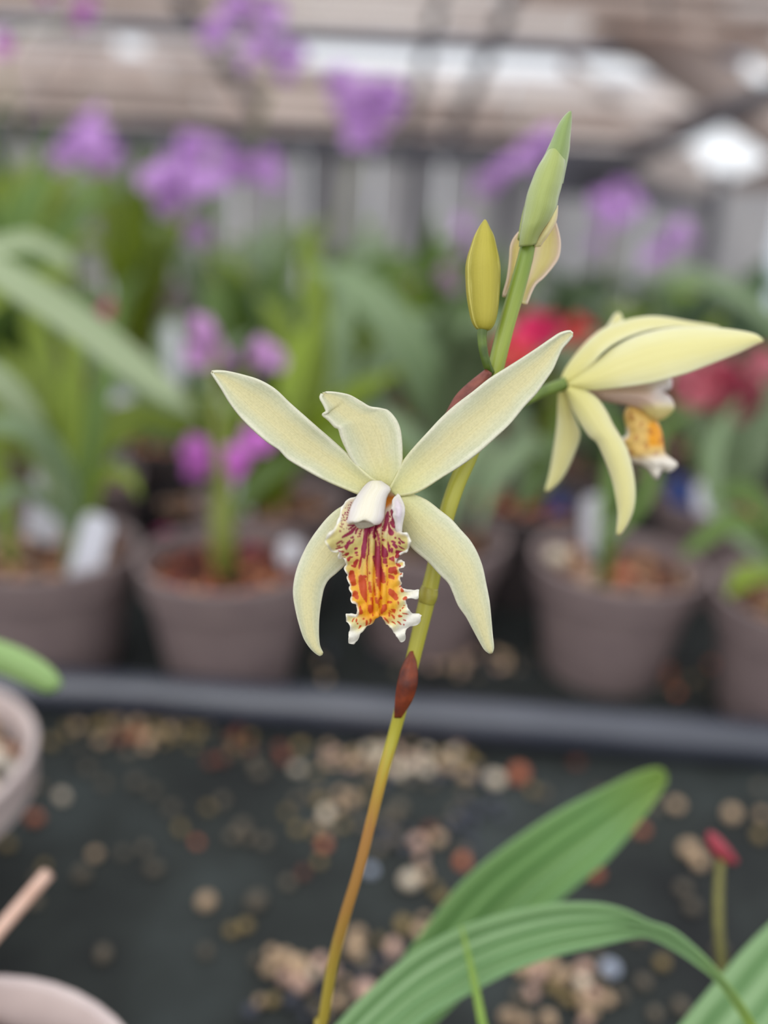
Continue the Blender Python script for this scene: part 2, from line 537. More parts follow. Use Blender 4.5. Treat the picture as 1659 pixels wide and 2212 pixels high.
MAT['leaf_front'] = leaf_mat('pleated_green_leaf', (116, 160, 94), (154, 192, 126), 4.0, 0.3, 0.4, tip=(150, 176, 84))
MAT['leaf_front2'] = leaf_mat('pleated_green_leaf_light', (122, 164, 106), (156, 190, 136), 4.0, 0.3, 0.38, tip=(140, 166, 50))
MAT['leaf_pale'] = leaf_mat('pale_green_leaf', (150, 186, 110), (178, 206, 140), 3.0, 0.35, 0.4)
MAT['shoot'] = simple('thin_green_shoot', (140, 170, 74), (120, 154, 60), 200, 0.45, trans=0.2)

base_pot = Vector((0.019, 0.096, BENCH))
stem_base = Vector((-0.004, 0.110, BENCH))
SOIL = 0.068
orchid = empty('orchid_plant', stem_base + Vector((0, 0, SOIL)), 'tall orchid with one open cream flower, yellow spotted lip and yellow bud', 'orchid')
stem_pts3 = [tuple(stem_base + Vector((0, 0, SOIL - 0.004))) + (0.0013,)]
for x, y, d, r in [(690, 2250, .168, 12), (698, 2205, .167, 12), (718, 2085, .1635, 12.5), (742, 1990, .160, 12.5), (775, 1880, .157, 12), (805, 1760, .1545, 12), (830, 1660, .1525, 12.5),
                   (850, 1590, .152, 13), (866, 1530, .1505, 14), (887, 1445, .149, 15.5), (905, 1370, .148, 16.5), (924, 1290, .1475, 18), (939, 1225, .147, 17), (957, 1140, .147, 17.5),
                   (985, 1050, .147, 18.5), (1014, 985, .147, 18), (1038, 915, .1465, 18), (1056, 850, .146, 18), (1072, 790, .1455, 18), (1092, 710, .145, 18), (1115, 630, .1445, 18), (1134, 560, .144, 17), (1142, 520, .144, 16)]:
    stem_pts3.append(tuple(P(x, y, d)) + (r * d / F,))
stem = tube('stem', stem_pts3, MAT['stem'], orchid, n=18, seg=140, world_pts=True)
# swollen node ring on the stem
tube('stem_node', [(921, 1302, .1474, 18), (924, 1290, .1473, 20.5), (926, 1280, .1473, 20.5), (929, 1268, .1472, 18)], MAT['node'], stem, n=18, seg=12)
# brown dry sheath low on the stem
blade('stem_sheath', [(886, 1408), (866, 1448), (857, 1488), (854, 1520), (852, 1550)], [(893, 1406), (900, 1440), (901, 1475), (890, 1512), (866, 1550)],
      [.1478, .1470, .1466, .1475, .1487], MAT['sheath'], orchid, bulge=-0.0012, nu=13, nv=26, thick=0.0003)
# reddish bract below the buds
blade('bract', [(1050, 798), (1012, 828), (985, 855), (966, 888), (958, 905)], [(1062, 806), (1050, 840), (1022, 880), (985, 908), (962, 915)],
      [.1435, .1432, .1432, .1436, .144], MAT['bract_brown'], orchid, bulge=-0.0012, nu=11, nv=24, thick=0.0003)

# ---- flower bud on its pedicel
zb = lambda x, y: (700 + x * 0.2411, 400 + y * 0.2411)
bud_rows = [(1442, 312, 6), (1440, 345, 28), (1436, 400, 58), (1434, 470, 92), (1430, 560, 118), (1426, 650, 142), (1424, 740, 155), (1424, 840, 154), (1424, 950, 148), (1428, 1070, 135), (1430, 1170, 118), (1430, 1240, 96), (1428, 1285, 64), (1426, 1306, 22)]
bp = [(*zb(x, y), .1425, w * 0.2411) for x, y, w in bud_rows][::-1]
pedb = tube('bud_pedicel', [(1060, 806, .1445, 9), (1051, 785, .1432, 9.5), (1044, 755, .1425, 10), (1041, 725, .1425, 10.5), (1043, 708, .1425, 11)], MAT['pedicel_dark'], orchid, n=12, seg=20)
tube('bud', [(x, y, d, r * .96) for x, y, d, r in bp], MAT['bud'], pedb, n=30, seg=44)
bq3 = resample3(np.array([tuple(P(x, y, d)) + (r * d / F,) for x, y, d, r in bp]), 44)
for k in range(3):      # three sepals wrapped round the bud, meeting in fine seams
    a0 = math.radians(-62 + 120 * k); a1 = a0 + math.radians(123)
    verts, uvs = [], []
    for j in range(44):
        t = (Vector(bq3[min(j + 1, 43), :3]) - Vector(bq3[max(j - 1, 0), :3])).normalized()
        s = t.cross(FWD).normalized(); w = s.cross(t).normalized()
        for i in range(15):
            u = i / 14
            ang = a0 + (a1 - a0) * u
            rr = bq3[j, 3] * (0.965 + 0.035 * math.sin(math.pi * u) + (0.03 if u < .12 else 0))
            verts.append(Vector(bq3[j, :3]) + s * (rr * math.sin(ang)) - w * (rr * math.cos(ang))); uvs.append((u, j / 43))
    build('bud_sepal', verts, grid_faces(15, 44), MAT['bud'], pedb, uvs=uvs, thick=0.00015)

# ---- sheathed bud at the very top
zc = lambda x, y: (1060 + x * 0.20346, 230 + y * 0.20346)
top = blade('bud_bract', [(310, 1490), (318, 1380), (340, 1230), (370, 1050), (400, 920), (450, 780), (500, 660), (560, 560), (630, 460), (700, 408)],
            [(480, 1460), (510, 1380), (570, 1280), (630, 1200), (685, 1090), (712, 960), (742, 850), (772, 700), (782, 600), (768, 500), (742, 430), (712, 404)],
            [.1432, .1418, .1412, .1410, .1412, .1418], MAT['bract'], orchid, bulge=-0.0032, nu=17, nv=44, thick=0.0004, conv=zc)
blade('inner_bract', [(520, 760), (560, 580), (600, 480), (660, 350), (720, 210), (770, 130), (820, 76), (845, 58)], [(760, 820), (782, 700), (806, 580), (828, 450), (832, 370), (842, 250), (850, 150), (848, 62)],
      [.1425, .1422, .1422, .1425], MAT['bract_dark'], top, bulge=-0.0022, nu=15, nv=40, thick=0.0004, conv=zc)
tube('inner_bud', [(1132, 520, .1438, 15), (1148, 470, .1436, 22), (1165, 420, .1434, 24), (1185, 360, .1432, 20), (1208, 300, .143, 10)], MAT['bract'], top, n=14, seg=24)
blade('side_bract', [(455, 1490), (550, 1340), (620, 1210), (680, 1080)], [(520, 1480), (620, 1340), (690, 1210), (708, 1050)], [.1436, .1425, .1420, .1416], MAT['bract_cream'], top, bulge=-0.001, nu=11, nv=24, thick=0.0004, conv=zc)
blade('cream_bract', [(520, 1330), (470, 1440), (440, 1560), (415, 1690), (385, 1800), (335, 1950), (300, 2075)], [(690, 1235), (725, 1370), (736, 1480), (716, 1600), (650, 1705), (560, 1810), (480, 1880), (425, 1980), (385, 2095)],
      [.1450, .1462, .1468, .1462, .1455], MAT['bract_cream'], top, bulge=0.0022, nu=15, nv=40, thick=0.0004, conv=zc)
blade('cream_bract', [(330, 1300), (255, 1390), (216, 1480), (206, 1600), (195, 1720), (174, 1850), (142, 1960), (132, 2015)], [(345, 1480), (330, 1560), (310, 1660), (280, 1780), (220, 1900), (150, 2015)],
      [.1450, .1462, .1466, .1462, .1452], MAT['bract_cream'], top, bulge=0.0016, nu=13, nv=36, thick=0.0004, conv=zc)

# ---- the open flower
cz = lambda x, y: (440 + x / 2.0232, 680 + y / 2.0232)
flower = tube('flower', [(1040, 905, .1465, 9), (990, 975, .1475, 10), (920, 1030, .1475, 11), (860, 1062, .1455, 13), (822, 1070, .1430, 16)], MAT['pedicel'], orchid, n=14, seg=30)
flower['label'] = 'open cream flower facing the viewer'
blade('petal', [(735, 775), (690, 786), (600, 753), (520, 716), (440, 673), (370, 632), (330, 590), (280, 556), (215, 501), (160, 446), (115, 386), (80, 325), (55, 285), (40, 260), (35, 250)],
      [(772, 738), (718, 700), (660, 646), (620, 602), (560, 548), (500, 497), (430, 434), (370, 380), (310, 325), (240, 285), (170, 262), (105, 248), (62, 246), (35, 249)],
      [.1408, .1403, .1398, .1394, .1392, .1396], MAT['petal'], flower, bulge=0.0012, nu=25, nv=80, thick=0.0005, wav=0.0003, conv=cz)
blade('sepal', [(745, 752), (700, 700), (650, 638), (625, 590), (605, 545), (590, 497), (575, 490), (550, 463), (535, 450), (521, 437), (537, 425), (532, 405), (522, 385), (511, 362), (518, 346)],
      [(828, 760), (862, 680), (867, 600), (862, 520), (850, 475), (830, 442), (806, 418), (780, 410), (730, 403), (690, 380), (640, 352), (580, 340), (540, 338), (520, 344)],
      [.1414, .1406, .1401, .1394, .1384, .1376], MAT['petal'], flower, bulge=0.0014, nu=25, nv=70, thick=0.0005, skew=[0, 0, .001, .003, .003, .001], conv=cz)
blade('petal', [(808, 765), (834, 716), (862, 655), (883, 624), (920, 580), (985, 510), (1040, 450), (1100, 395), (1180, 335), (1250, 280), (1320, 235), (1390, 190), (1460, 145), (1520, 105), (1560, 80), (1600, 70), (1613, 80)],
      [(840, 792), (905, 783), (960, 761), (1040, 711), (1120, 661), (1200, 601), (1280, 531), (1340, 475), (1400, 400), (1450, 345), (1490, 290), (1525, 240), (1545, 195), (1565, 150), (1590, 120), (1612, 90)],
      [.1408, .1403, .1398, .1395, .1394, .1398], MAT['petal'], flower, bulge=0.0012, nu=25, nv=80, thick=0.0005, wav=0.0003, conv=cz)
blade('sepal', [(730, 795), (640, 826), (590, 848), (545, 886), (500, 940), (460, 1000), (430, 1060), (408, 1120), (396, 1180), (395, 1230), (405, 1290), (420, 1350), (440, 1410), (465, 1450), (490, 1475), (510, 1487), (517, 1482)],
      [(745, 880), (710, 960), (665, 1040), (620, 1088), (580, 1125), (545, 1155), (525, 1190), (515, 1230), (505, 1290), (500, 1350), (500, 1410), (505, 1450), (518, 1478)],
      [.1418, .1416, .1410, .1404, .1398, .1392], MAT['petal'], flower, bulge=-0.0012, nu=25, nv=80, thick=0.0005, conv=cz)
blade('sepal', [(850, 790), (890, 782), (930, 792), (980, 816), (1030, 855), (1080, 895), (1120, 940), (1160, 985), (1190, 1035), (1215, 1100), (1230, 1170), (1245, 1250), (1252, 1320), (1258, 1390), (1264, 1450), (1259, 1475)],
      [(842, 850), (862, 910), (885, 975), (910, 1015), (945, 1047), (985, 1080), (1030, 1130), (1070, 1170), (1090, 1210), (1115, 1270), (1150, 1320), (1180, 1375), (1210, 1430), (1230, 1462), (1252, 1478)],
      [.1418, .1412, .1404, .1398, .1394, .1392], MAT['petal'], flower, bulge=-0.0013, nu=25, nv=80, thick=0.0005, conv=cz)

# ---- spotted lip
z1 = lambda x, y: (695 + x * 0.12055, 1040 + y * 0.12055)
z2 = lambda x, y: (715 + x * 0.12055, 1180 + y * 0.12055)
z3 = lambda x, y: (735 + x * 0.10850, 1280 + y * 0.10850)
cl = lambda x, y: (620 + x / 3.6065, 1000 + y / 3.6065)
S1 = [[(735,1327,35),(750,1200,38),(770,1050,30),(785,930,28),(805,840,35)], [(845,1300,18),(850,1150,15),(855,1030,12)], [(840,980,15),(870,880,28),(905,800,20)],
 [(925,1020,15),(930,930,28),(960,850,40),(1020,770,40),(1045,720,20)], [(985,1327,25),(980,1200,30),(980,1070,18)], [(1025,1300,12),(1025,1150,8),(1015,950,8),(1000,890,12)], [(970,980,30)],
 [(1130,1300,50),(1110,1220,40),(1095,1150,20),(1080,1120,15)], [(1215,1230,25),(1200,1150,30),(1185,1090,18)], [(1260,1260,8),(1270,1200,10)], [(1115,1045,20)], [(1085,1000,12)], [(1095,935,18)], [(1105,880,16)], [(1098,825,10)],
 [(1130,880,15),(1145,800,25),(1170,700,35),(1180,620,30),(1190,570,15)], [(1100,640,14),(1085,690,20)], [(1225,900,40),(1260,930,38)], [(1235,880,35),(1215,820,20),(1210,760,14)],
 [(1260,540,25),(1280,620,22),(1290,700,34),(1300,790,20),(1325,840,6)], [(1255,750,25),(1290,800,25)], [(1230,640,14)], [(1060,640,20),(1055,700,18)],
 [(1330,1005,12)], [(1395,1015,14),(1430,1060,10),(1470,1090,18),(1500,1095,8)], [(1400,1090,22),(1412,1108,16)], [(1275,1075,20),(1325,1090,12)], [(1300,1130,30),(1340,1165,28)], [(1390,1150,10),(1440,1180,12),(1485,1195,5)], [(1350,1250,30),(1400,1250,22),(1460,1245,6)], [(1360,1295,28)],
 [(355,995,14),(420,960,22),(510,910,30),(560,860,25),(600,820,10)], [(470,860,10),(530,820,12),(580,790,10)], [(455,800,8),(520,795,10),(570,785,6)], [(600,930,15),(610,880,22),(640,850,12)], [(545,1000,20),(515,1010,12)],
 [(565,1040,10),(540,1085,15),(480,1110,20),(430,1160,35),(430,1200,15)], [(490,1060,15),(450,1100,20)], [(255,1105,10),(300,1075,15),(345,1055,10)], [(345,1090,10),(380,1075,6)], [(260,1150,8),(310,1140,12)], [(240,1195,8),(300,1185,22),(360,1175,15),(385,1160,6)],
 [(300,1245,5),(380,1245,12)], [(365,1270,6)], [(440,1290,30),(465,1275,18)], [(370,1305,6),(420,1300,8)], [(595,1195,22),(620,1190,14)], [(600,1268,10),(640,1270,8)], [(680,910,10),(715,870,8)], [(670,940,12)], [(640,990,6)], [(665,980,8)]]
S1 += [[p] for p in [(560,380,7),(515,390,6),(500,430,6),(470,440,6),(550,420,7),(520,450,8),(490,490,10),(510,510,9),(460,490,7),(415,490,6),(470,530,9),(455,570,11),(500,560,9),(415,575,9),(400,600,8),(365,620,9),(375,650,9),(440,610,9),(470,620,10),(490,600,7),(440,660,11),(435,690,9),(405,710,11),(375,695,7),(335,660,6),(340,700,6),(345,740,7),(375,780,9),(345,775,7),(320,820,9),(345,830,8),(315,890,12),(380,855,6),(430,840,6),(350,800,7)]]
S2 = [[(580,0,35),(575,100,35),(585,180,22),(600,215,5)], [(680,0,14),(675,80,12),(680,150,10)], [(415,40,10),(440,30,20)], [(435,100,8),(465,98,8)], [(435,126,8),(470,124,8)], [(455,156,8),(480,155,7)], [(310,230,25),(340,195,20),(390,185,6)],
 [(200,205,8),(245,200,12)], [(470,240,18),(440,290,35),(430,350,25),(385,345,15)], [(540,190,14),(530,260,26),(515,350,22),(505,400,8)], [(640,160,10),(640,270,14),(650,380,16),(655,500,16),(665,620,8)], [(750,185,14),(745,230,10),(760,300,7),(768,370,5)],
 [(695,450,6),(700,490,5)], [(768,450,6),(770,480,5)], [(820,0,22),(832,150,32),(850,300,52),(875,420,60),(890,520,68),(910,590,50),(945,640,20)], [(848,600,30),(855,700,25),(870,780,20),(890,830,10)],
 [(935,0,20),(940,60,30),(960,130,40),(960,175,28)], [(965,230,20),(970,290,22)], [(990,350,18)], [(1045,0,30),(1045,60,20),(1040,100,8)], [(1090,30,8),(1085,100,6)], [(1105,225,38),(1060,225,12)],
 [(1080,430,48),(1140,410,40),(1150,470,32)], [(1055,450,26)], [(1065,540,34),(1110,570,26),(1130,600,8)], [(1050,515,22)], [(1020,640,14),(1000,690,12)], [(375,470,48),(385,550,55),(400,630,46),(415,670,42)],
 [(545,560,48),(560,640,62),(585,740,66),(600,830,56),(620,920,40),(640,985,22)], [(600,540,25)], [(440,850,52),(470,920,32)], [(410,870,28)], [(1085,830,46),(1130,880,52),(1160,930,38)], [(1060,780,20)], [(1270,785,28)], [(1330,935,28),(1290,950,12)],
 [(765,600,10),(780,700,16),(800,800,14),(810,880,8)], [(700,640,6),(700,760,14),(710,830,6)], [(715,920,12),(730,990,14)], [(900,880,12),(915,930,18)], [(860,930,15),(840,970,10)], [(1170,300,15),(1205,340,28),(1230,360,22)], [(1250,510,20)], [(1190,190,28),(1215,95,28),(1280,80,10)], [(1230,730,16),(1270,735,10)]]
S3 = [[(410,260,8),(410,330,25),(415,380,38)], [(375,415,8)], [(600,270,30),(605,320,38),(600,370,30)], [(640,400,14),(660,460,14)], [(605,100,10),(625,200,12),(640,300,8)], [(880,260,32),(890,300,38),(850,350,28),(835,400,15)], [(965,190,26),(1000,190,20)], [(1150,190,15),(1145,230,6)],
 [(1060,350,36),(1010,325,10)], [(1070,385,15)], [(980,390,15),(970,460,10)], [(980,350,6),(1020,380,6)], [(1010,430,8),(1060,480,20),(1075,510,10)], [(1020,560,6),(1050,580,15),(1085,615,10)], [(1140,570,12),(1170,595,15),(1200,625,8)], [(1170,460,25),(1210,465,15)], [(1240,405,10),(1300,410,12),(1345,415,4)],
 [(1190,355,18)], [(1235,310,20),(1255,300,12)], [(1260,250,10)], [(1245,535,8),(1270,540,12),(1300,555,6)], [(1255,625,10)], [(535,560,20),(530,610,18),(510,655,6)], [(610,530,20),(600,580,8),(550,640,4)], [(470,515,18)], [(250,580,6),(265,540,10),(295,500,8)], [(335,535,15),(325,575,8)], [(350,605,15)], [(380,700,10),(410,650,18)],
 [(720,100,10),(730,200,12)], [(760,130,12),(745,200,10),(755,290,6)], [(785,380,10),(785,440,8)], [(870,510,15),(935,550,12),(970,600,6)]]
strokes = []
dot = lambda st: 1.35 if len(st) == 1 and st[0][2] < 13 else 1.06
for S, cv, sc in ((S1, z1, 0.12055), (S2, z2, 0.12055), (S3, z3, 0.1085)):
    for st in S:
        strokes.append([(*cv(x, y), w * sc * dot(st) + 0.15) for x, y, w in st])

def stroke_dist(X, Y):
    """signed distance (pixels) to the nearest pigment stroke"""
    D = np.full(X.shape, 99.0)
    for st in strokes:
        if len(st) == 1:
            x, y, r = st[0]
            D = np.minimum(D, np.hypot(X - x, Y - y) - r)
        for (x0, y0, r0), (x1, y1, r1) in zip(st[:-1], st[1:]):
            dx, dy = x1 - x0, y1 - y0
            t = np.clip(((X - x0) * dx + (Y - y0) * dy) / (dx * dx + dy * dy + 1e-9), 0, 1)
            D = np.minimum(D, np.hypot(X - x0 - t * dx, Y - y0 - t * dy) - (r0 + t * (r1 - r0)))
    return D

def seg_dist(X, Y, poly):
    D = np.full(X.shape, 999.0)
    n = len(poly)
    for k in range(n):
        (x0, y0), (x1, y1) = poly[k], poly[(k + 1) % n]
        dx, dy = x1 - x0, y1 - y0
        t = np.clip(((X - x0) * dx + (Y - y0) * dy) / (dx * dx + dy * dy + 1e-9), 0, 1)
        D = np.minimum(D, np.hypot(X - x0 - t * dx, Y - y0 - t * dy))
    return D
def inside(X, Y, poly):
    r = np.zeros(X.shape, bool)
    n = len(poly)
    for k in range(n):
        (x0, y0), (x1, y1) = poly[k], poly[(k + 1) % n]
        c = ((y0 > Y) != (y1 > Y)) & (X < (x1 - x0) * (Y - y0) / (y1 - y0 + 1e-12) + x0)
        r ^= c
    return r
def sstep(a, b, x):
    t = np.clip((x - a) / (b - a), 0, 1)
    return t * t * (3 - 2 * t)

def sheet(name, outline, step, depthf, colf, mat, parent, thick=0.0004):
    """a lobed sheet with a traced outline, its own relief and its own pigment"""
    n = max(40, int(sum(math.dist(outline[k], outline[(k + 1) % len(outline)]) for k in range(len(outline))) / (step * 1.2)))
    per = resample(list(outline) + [outline[0]], n + 1)[:-1]
    poly = [tuple(p) for p in per]
    xs = np.arange(per[:, 0].min(), per[:, 0].max(), step)
    ys = np.arange(per[:, 1].min(), per[:, 1].max(), step * 0.87)
    X, Y = np.meshgrid(xs, ys)
    X = X + (np.arange(len(ys)) % 2)[:, None] * step / 2
    X = X.ravel(); Y = Y.ravel()
    ins = inside(X, Y, poly)
    X, Y = X[ins], Y[ins]
    ed = seg_dist(X, Y, poly)
    k = ed > step * 0.6
    X, Y = X[k], Y[k]
    pts = [Vector(p) for p in poly] + [Vector((x, y)) for x, y in zip(X, Y)]
    edges = [(i, (i + 1) % n) for i in range(n)]
    vo, eo, fo, _, _, _ = delaunay_2d_cdt(pts, edges, [], 1, 1e-6)
    VX = np.array([v.x for v in vo]); VY = np.array([v.y for v in vo])
    fc = [f for f in fo]
    ED = seg_dist(VX, VY, poly)
    D = depthf(VX, VY, ED)
    C = colf(VX, VY, ED)
    verts = [P(x, y, d) for x, y, d in zip(VX, VY, D)]
    return build(name, verts, fc, mat, parent, cols=C, thick=thick)

L3 = lambda c: np.array(lin(c)[:3])
def mixn(a, b, t):
    return a * (1 - t[:, None]) + b * t[:, None]
lip_out = [cl(*p) for p in [(640, 232), (560, 262), (520, 275), (490, 282), (452, 308), (426, 350), (412, 400), (402, 445), (375, 500), (330, 550), (305, 585), (302, 618), (322, 655), (352, 692), (385, 697), (404, 690), (408, 712), (396, 728), (402, 740), (440, 745), (452, 768), (462, 790), (448, 825), (452, 845), (472, 870), (470, 905), (478, 930), (492, 950), (486, 990), (500, 1012), (505, 1040), (498, 1068), (504, 1090), (535, 1095), (548, 1130), (545, 1168), (535, 1186), (490, 1176), (461, 1180), (464, 1225), (490, 1272), (486, 1330), (478, 1382), (492, 1405), (515, 1411), (545, 1380), (580, 1318), (620, 1272), (660, 1250), (690, 1208), (715, 1200), (737, 1200), (772, 1250), (812, 1290), (852, 1350), (890, 1394), (914, 1375), (922, 1340), (922, 1312), (952, 1270), (1002, 1264), (1034, 1232), (1043, 1205), (1040, 1182), (985, 1176), (952, 1145), (932, 1110), (926, 1066), (962, 1055), (1010, 1056), (1024, 1034), (1027, 1000), (1018, 990), (980, 990), (932, 990), (893, 972), (880, 955), (890, 930), (878, 900), (884, 884), (900, 882), (902, 862), (884, 852), (872, 825), (912, 812), (916, 778), (896, 760), (868, 765), (852, 775), (858, 750), (868, 722), (905, 700), (932, 690), (956, 640), (958, 595), (935, 552), (893, 540), (862, 530), (846, 500), (836, 440), (826, 370), (850, 280), (848, 248), (820, 215), (790, 204), (730, 200)]]
def lip_depth(x, y, ed):
    xc = 812 + 0.02 * (y - 1100)
    s = x - xc
    d = np.full(x.shape, .1372)
    d -= 0.0042 * np.clip(np.abs(s) / 85, 0, 1.2) ** 2 * (1 - sstep(1150, 1230, y))
    d += 0.0065 * (1 - sstep(1055, 1150, y))
    d += 0.0030 * np.clip((y - 1270) / 120, 0, 1.3) ** 2
    d += 0.0012 * np.clip(np.abs(s) / 60, 0, 1.5) ** 2 * sstep(1180, 1260, y)
    ridge = np.cos(s * 2 * math.pi / 15.0 + 0.02 * y) * np.exp(-(s / 26) ** 2)
    d -= 0.00038 * ridge * sstep(1110, 1150, y) * (1 - sstep(1310, 1340, y))
    ruff = np.exp(-ed / 9.0)
    d += 0.0005 * ruff * np.sin(y * 0.26 + np.sign(s) * 1.3 + x * 0.1)
    d += 0.00010 * np.sin(y * 0.15 + x * 0.13)
    return d
def lip_col(x, y, ed):
    wob = np.sin(x * 1.7 + y * .6) * .35 + np.sin(x * .9 - y * 1.9) * .35 + np.sin(y * 2.7 + x * 2.1) * .25
    s = x - 812
    pale = L3((226, 208, 186)); olive = L3((214, 198, 122)); gold = L3((236, 176, 44)); cream = L3((232, 222, 160)); white = L3((244, 240, 228)); orange = L3((234, 140, 24))
    c = np.tile(pale, (len(x), 1))
    c = mixn(c, olive, sstep(1120, 1175, y + wob * 6))
    goldf = sstep(1165, 1250, y + 0.35 * (30 - np.abs(s)) + wob * 5) * (1 - sstep(40, 75, np.abs(s)))
    # greenish strip between the central ridges
    goldf *= 1 - 0.45 * np.exp(-((x - 783) / 6) ** 2) * (1 - sstep(1240, 1262, y)) - 0.3 * np.exp(-((x - 800) / 4) ** 2) * (1 - sstep(1250, 1300, y))
    c = mixn(c, gold, np.clip(goldf, 0, 1))
    mid = np.exp(-((x - 805) / 26) ** 2) * sstep(1240, 1300, y)
    c = mixn(c, L3((240, 162, 24)), mid * .8)
    r = np.hypot(x - 812, (y - 1292) * 1.0)
    low = sstep(1290, 1325, y)
    c = mixn(c, cream, low * sstep(40, 72, r))
    c = mixn(c, cream, sstep(1225, 1290, y) * sstep(42, 60, x - 812))
    side = (1 - sstep(1195, 1215, y)) * sstep(50, 85, np.abs(s))
    c = mixn(c, L3((232, 222, 150)), side * .8)
    # dark outline strokes
    px, py = x + wob * 1.0, y + wob * .6
    D = stroke_dist(px, py)
    halo = L3((226, 162, 96))
    hf = (1 - sstep(0.3, 2.6, D)) * (1 - sstep(1255, 1300, y)) * (1 - sstep(38, 55, np.abs(s))) * .55
    c = mixn(c, halo, hf)
    # throat
    th = inside(x, y, [z1(*p) for p in [(1060, 560), (1085, 330), (1150, 170), (1230, 130), (1330, 240), (1290, 470), (1240, 540), (1170, 560)]]).astype(float)
    tv = (y - 1040) / 0.12055
    tc = mixn(mixn(np.tile(L3((232, 206, 170)), (len(x), 1)), orange, sstep(190, 310, tv + wob * 20)), pale, sstep(430, 520, tv + wob * 30 + (x - 837) * 6))
    c = mixn(c, tc, th)
    # white fringe
    rim = 1 - sstep(0.8, 5.5, ed + wob)
    c = mixn(c, white, rim * np.clip(1 - np.exp(-((x - 812) / 30) ** 2) * sstep(1200, 1240, y), 0, 1) * (1 - .85 * sstep(1205, 1225, y) * (1 - sstep(1270, 1300, y)) * (1 - sstep(44, 56, np.abs(s)))))
    tooth = sstep(62, 84, np.hypot(x - 808, (y - 1300) * 1.02)) * sstep(1255, 1290, y)
    c = mixn(c, white, tooth)
    c = mixn(c, white, sstep(68, 90, np.abs(x - 815)) * sstep(1180, 1200, y))
    # pigment
    crim = L3((150, 40, 74)); brick = L3((178, 52, 42)); rust = L3((202, 80, 32)); mauve = L3((168, 78, 110))
    pc = mixn(np.tile(mauve, (len(x), 1)), crim, sstep(1085, 1125, y))
    pc = mixn(pc, brick, sstep(1195, 1240, y + np.abs(s) * .4))
    pc = mixn(pc, rust, sstep(1225, 1275, y + np.abs(s) * .35))
    pc = mixn(pc, L3((158, 44, 66)), np.exp(-((x - 822) / 7) ** 2) * (1 - sstep(1235, 1262, y)))
    pc = mixn(pc, L3((190, 104, 100)), tooth * .7)
    c = mixn(c, pc, 1 - sstep(-0.55, 0.65, D))
    c = np.clip(c * 1.06, 0, 1)
    return np.hstack([c, np.ones((len(x), 1))])
lip = sheet('lip', lip_out, 1.25, lip_depth, lip_col, MAT['lip'], flower, 0.0004)
lip['label'] = 'fringed yellow lip striped and spotted crimson'
flap_out = [z1(*p) for p in [(1365, 225), (1400, 280), (1445, 370), (1475, 470), (1472, 580), (1450, 690), (1430, 800), (1422, 905), (1400, 960), (1350, 885), (1328, 830), (1325, 740), (1305, 670), (1285, 610), (1298, 540), (1265, 480), (1278, 430), (1275, 350), (1310, 290), (1340, 265)]]
def flap_col(x, y, ed):
    c = np.tile(L3((236, 230, 224)), (len(x), 1))
    c = mixn(c, L3((226, 214, 220)), sstep(3, 9, ed))
    return np.hstack([c, np.ones((len(x), 1))])
sheet('lip_side_lobe', flap_out, 1.6, lambda x, y, ed: .1362 + 0.0028 * (1 - sstep(1060, 1110, y)) - 0.0012 * np.clip(ed / 10, 0, 1), flap_col, MAT['lip'], flower, 0.0004)
# column: a hood arching over the lip
ca = [z1(*p) for p in [(900, 28), (850, 60), (780, 130), (700, 235), (640, 330), (580, 440), (540, 540), (500, 660), (470, 750), (455, 785)]]
cb = [z1(*p) for p in [(1040, 30), (1130, 90), (1190, 140), (1150, 210), (1115, 300), (1098, 400), (1085, 520), (1075, 630), (1030, 720), (975, 745)]]
nu, nv = 25, 40
aa, bb = resample(ca, nv), resample(cb, nv)
verts, uvs = [], []
for j in range(nv):
    v = j / (nv - 1)
    for i in range(nu):
        u = i / (nu - 1)
        x, y = aa[j] * (1 - u) + bb[j] * u
        if v > 0.8:   # scalloped free edge, drawn up in the middle
            y -= (v - 0.8) / 0.2 * (6.5 * math.sin(math.pi * u) + 1.6 * math.sin(u * 14))
        d = .1400 - 0.0052 * v ** 0.8 - (0.0022 + 0.0012 * v) * math.sqrt(max(0, 1 - (2 * u - 1) ** 2)) + 0.0022
        verts.append(P(x, y, d)); uvs.append((u, v))
build('column', verts, grid_faces(nu, nv), MAT['column'], flower, uvs=uvs, thick=0.0005, offset=-1)
anther_out = [z1(*p) for p in [(535, 735), (600, 690), (700, 660), (820, 660), (880, 650), (975, 735), (910, 785), (810, 815), (690, 828), (610, 800)]]
sheet('anther_cap', anther_out, 2.0, lambda x, y, ed: .1366 - 0.0006 * np.clip(ed / 10, 0, 1), lambda x, y, ed: np.tile(np.array([*L3((198, 190, 168)), 1]), (len(x), 1)), MAT['lip'], flower, 0.0006)

# ---- second flower, turned away, a little behind
s5 = lambda x, y: (1180 + x * 0.28873, 660 + y * 0.28873)
fl2 = tube('flower', [(1050, 900, .1475, 10), (1090, 885, .153, 10), (1130, 868, .157, 11), (1170, 847, .160, 12), (1212, 832, .162, 14), (1224, 828, .162, 15)], MAT['pedicel'], orchid, n=14, seg=30)
fl2['label'] = 'cream flower turned away, seen from the side'
blade('sepal', [(105, 570), (150, 470), (230, 360), (320, 260), (420, 182), (520, 140), (650, 102), (780, 86), (900, 95), (1050, 122), (1200, 146), (1290, 164)],
      [(185, 575), (280, 490), (360, 420), (430, 345), (520, 280), (640, 225), (760, 190), (880, 172), (960, 165), (1100, 166), (1200, 168), (1292, 172)],
      [.1625, .1640, .1665, .169, .172], MAT['petal2'], fl2, skew=[0, -.005, -.006, -.004, 0], bulge=-0.0012, nu=17, nv=50, thick=0.0005, conv=s5)
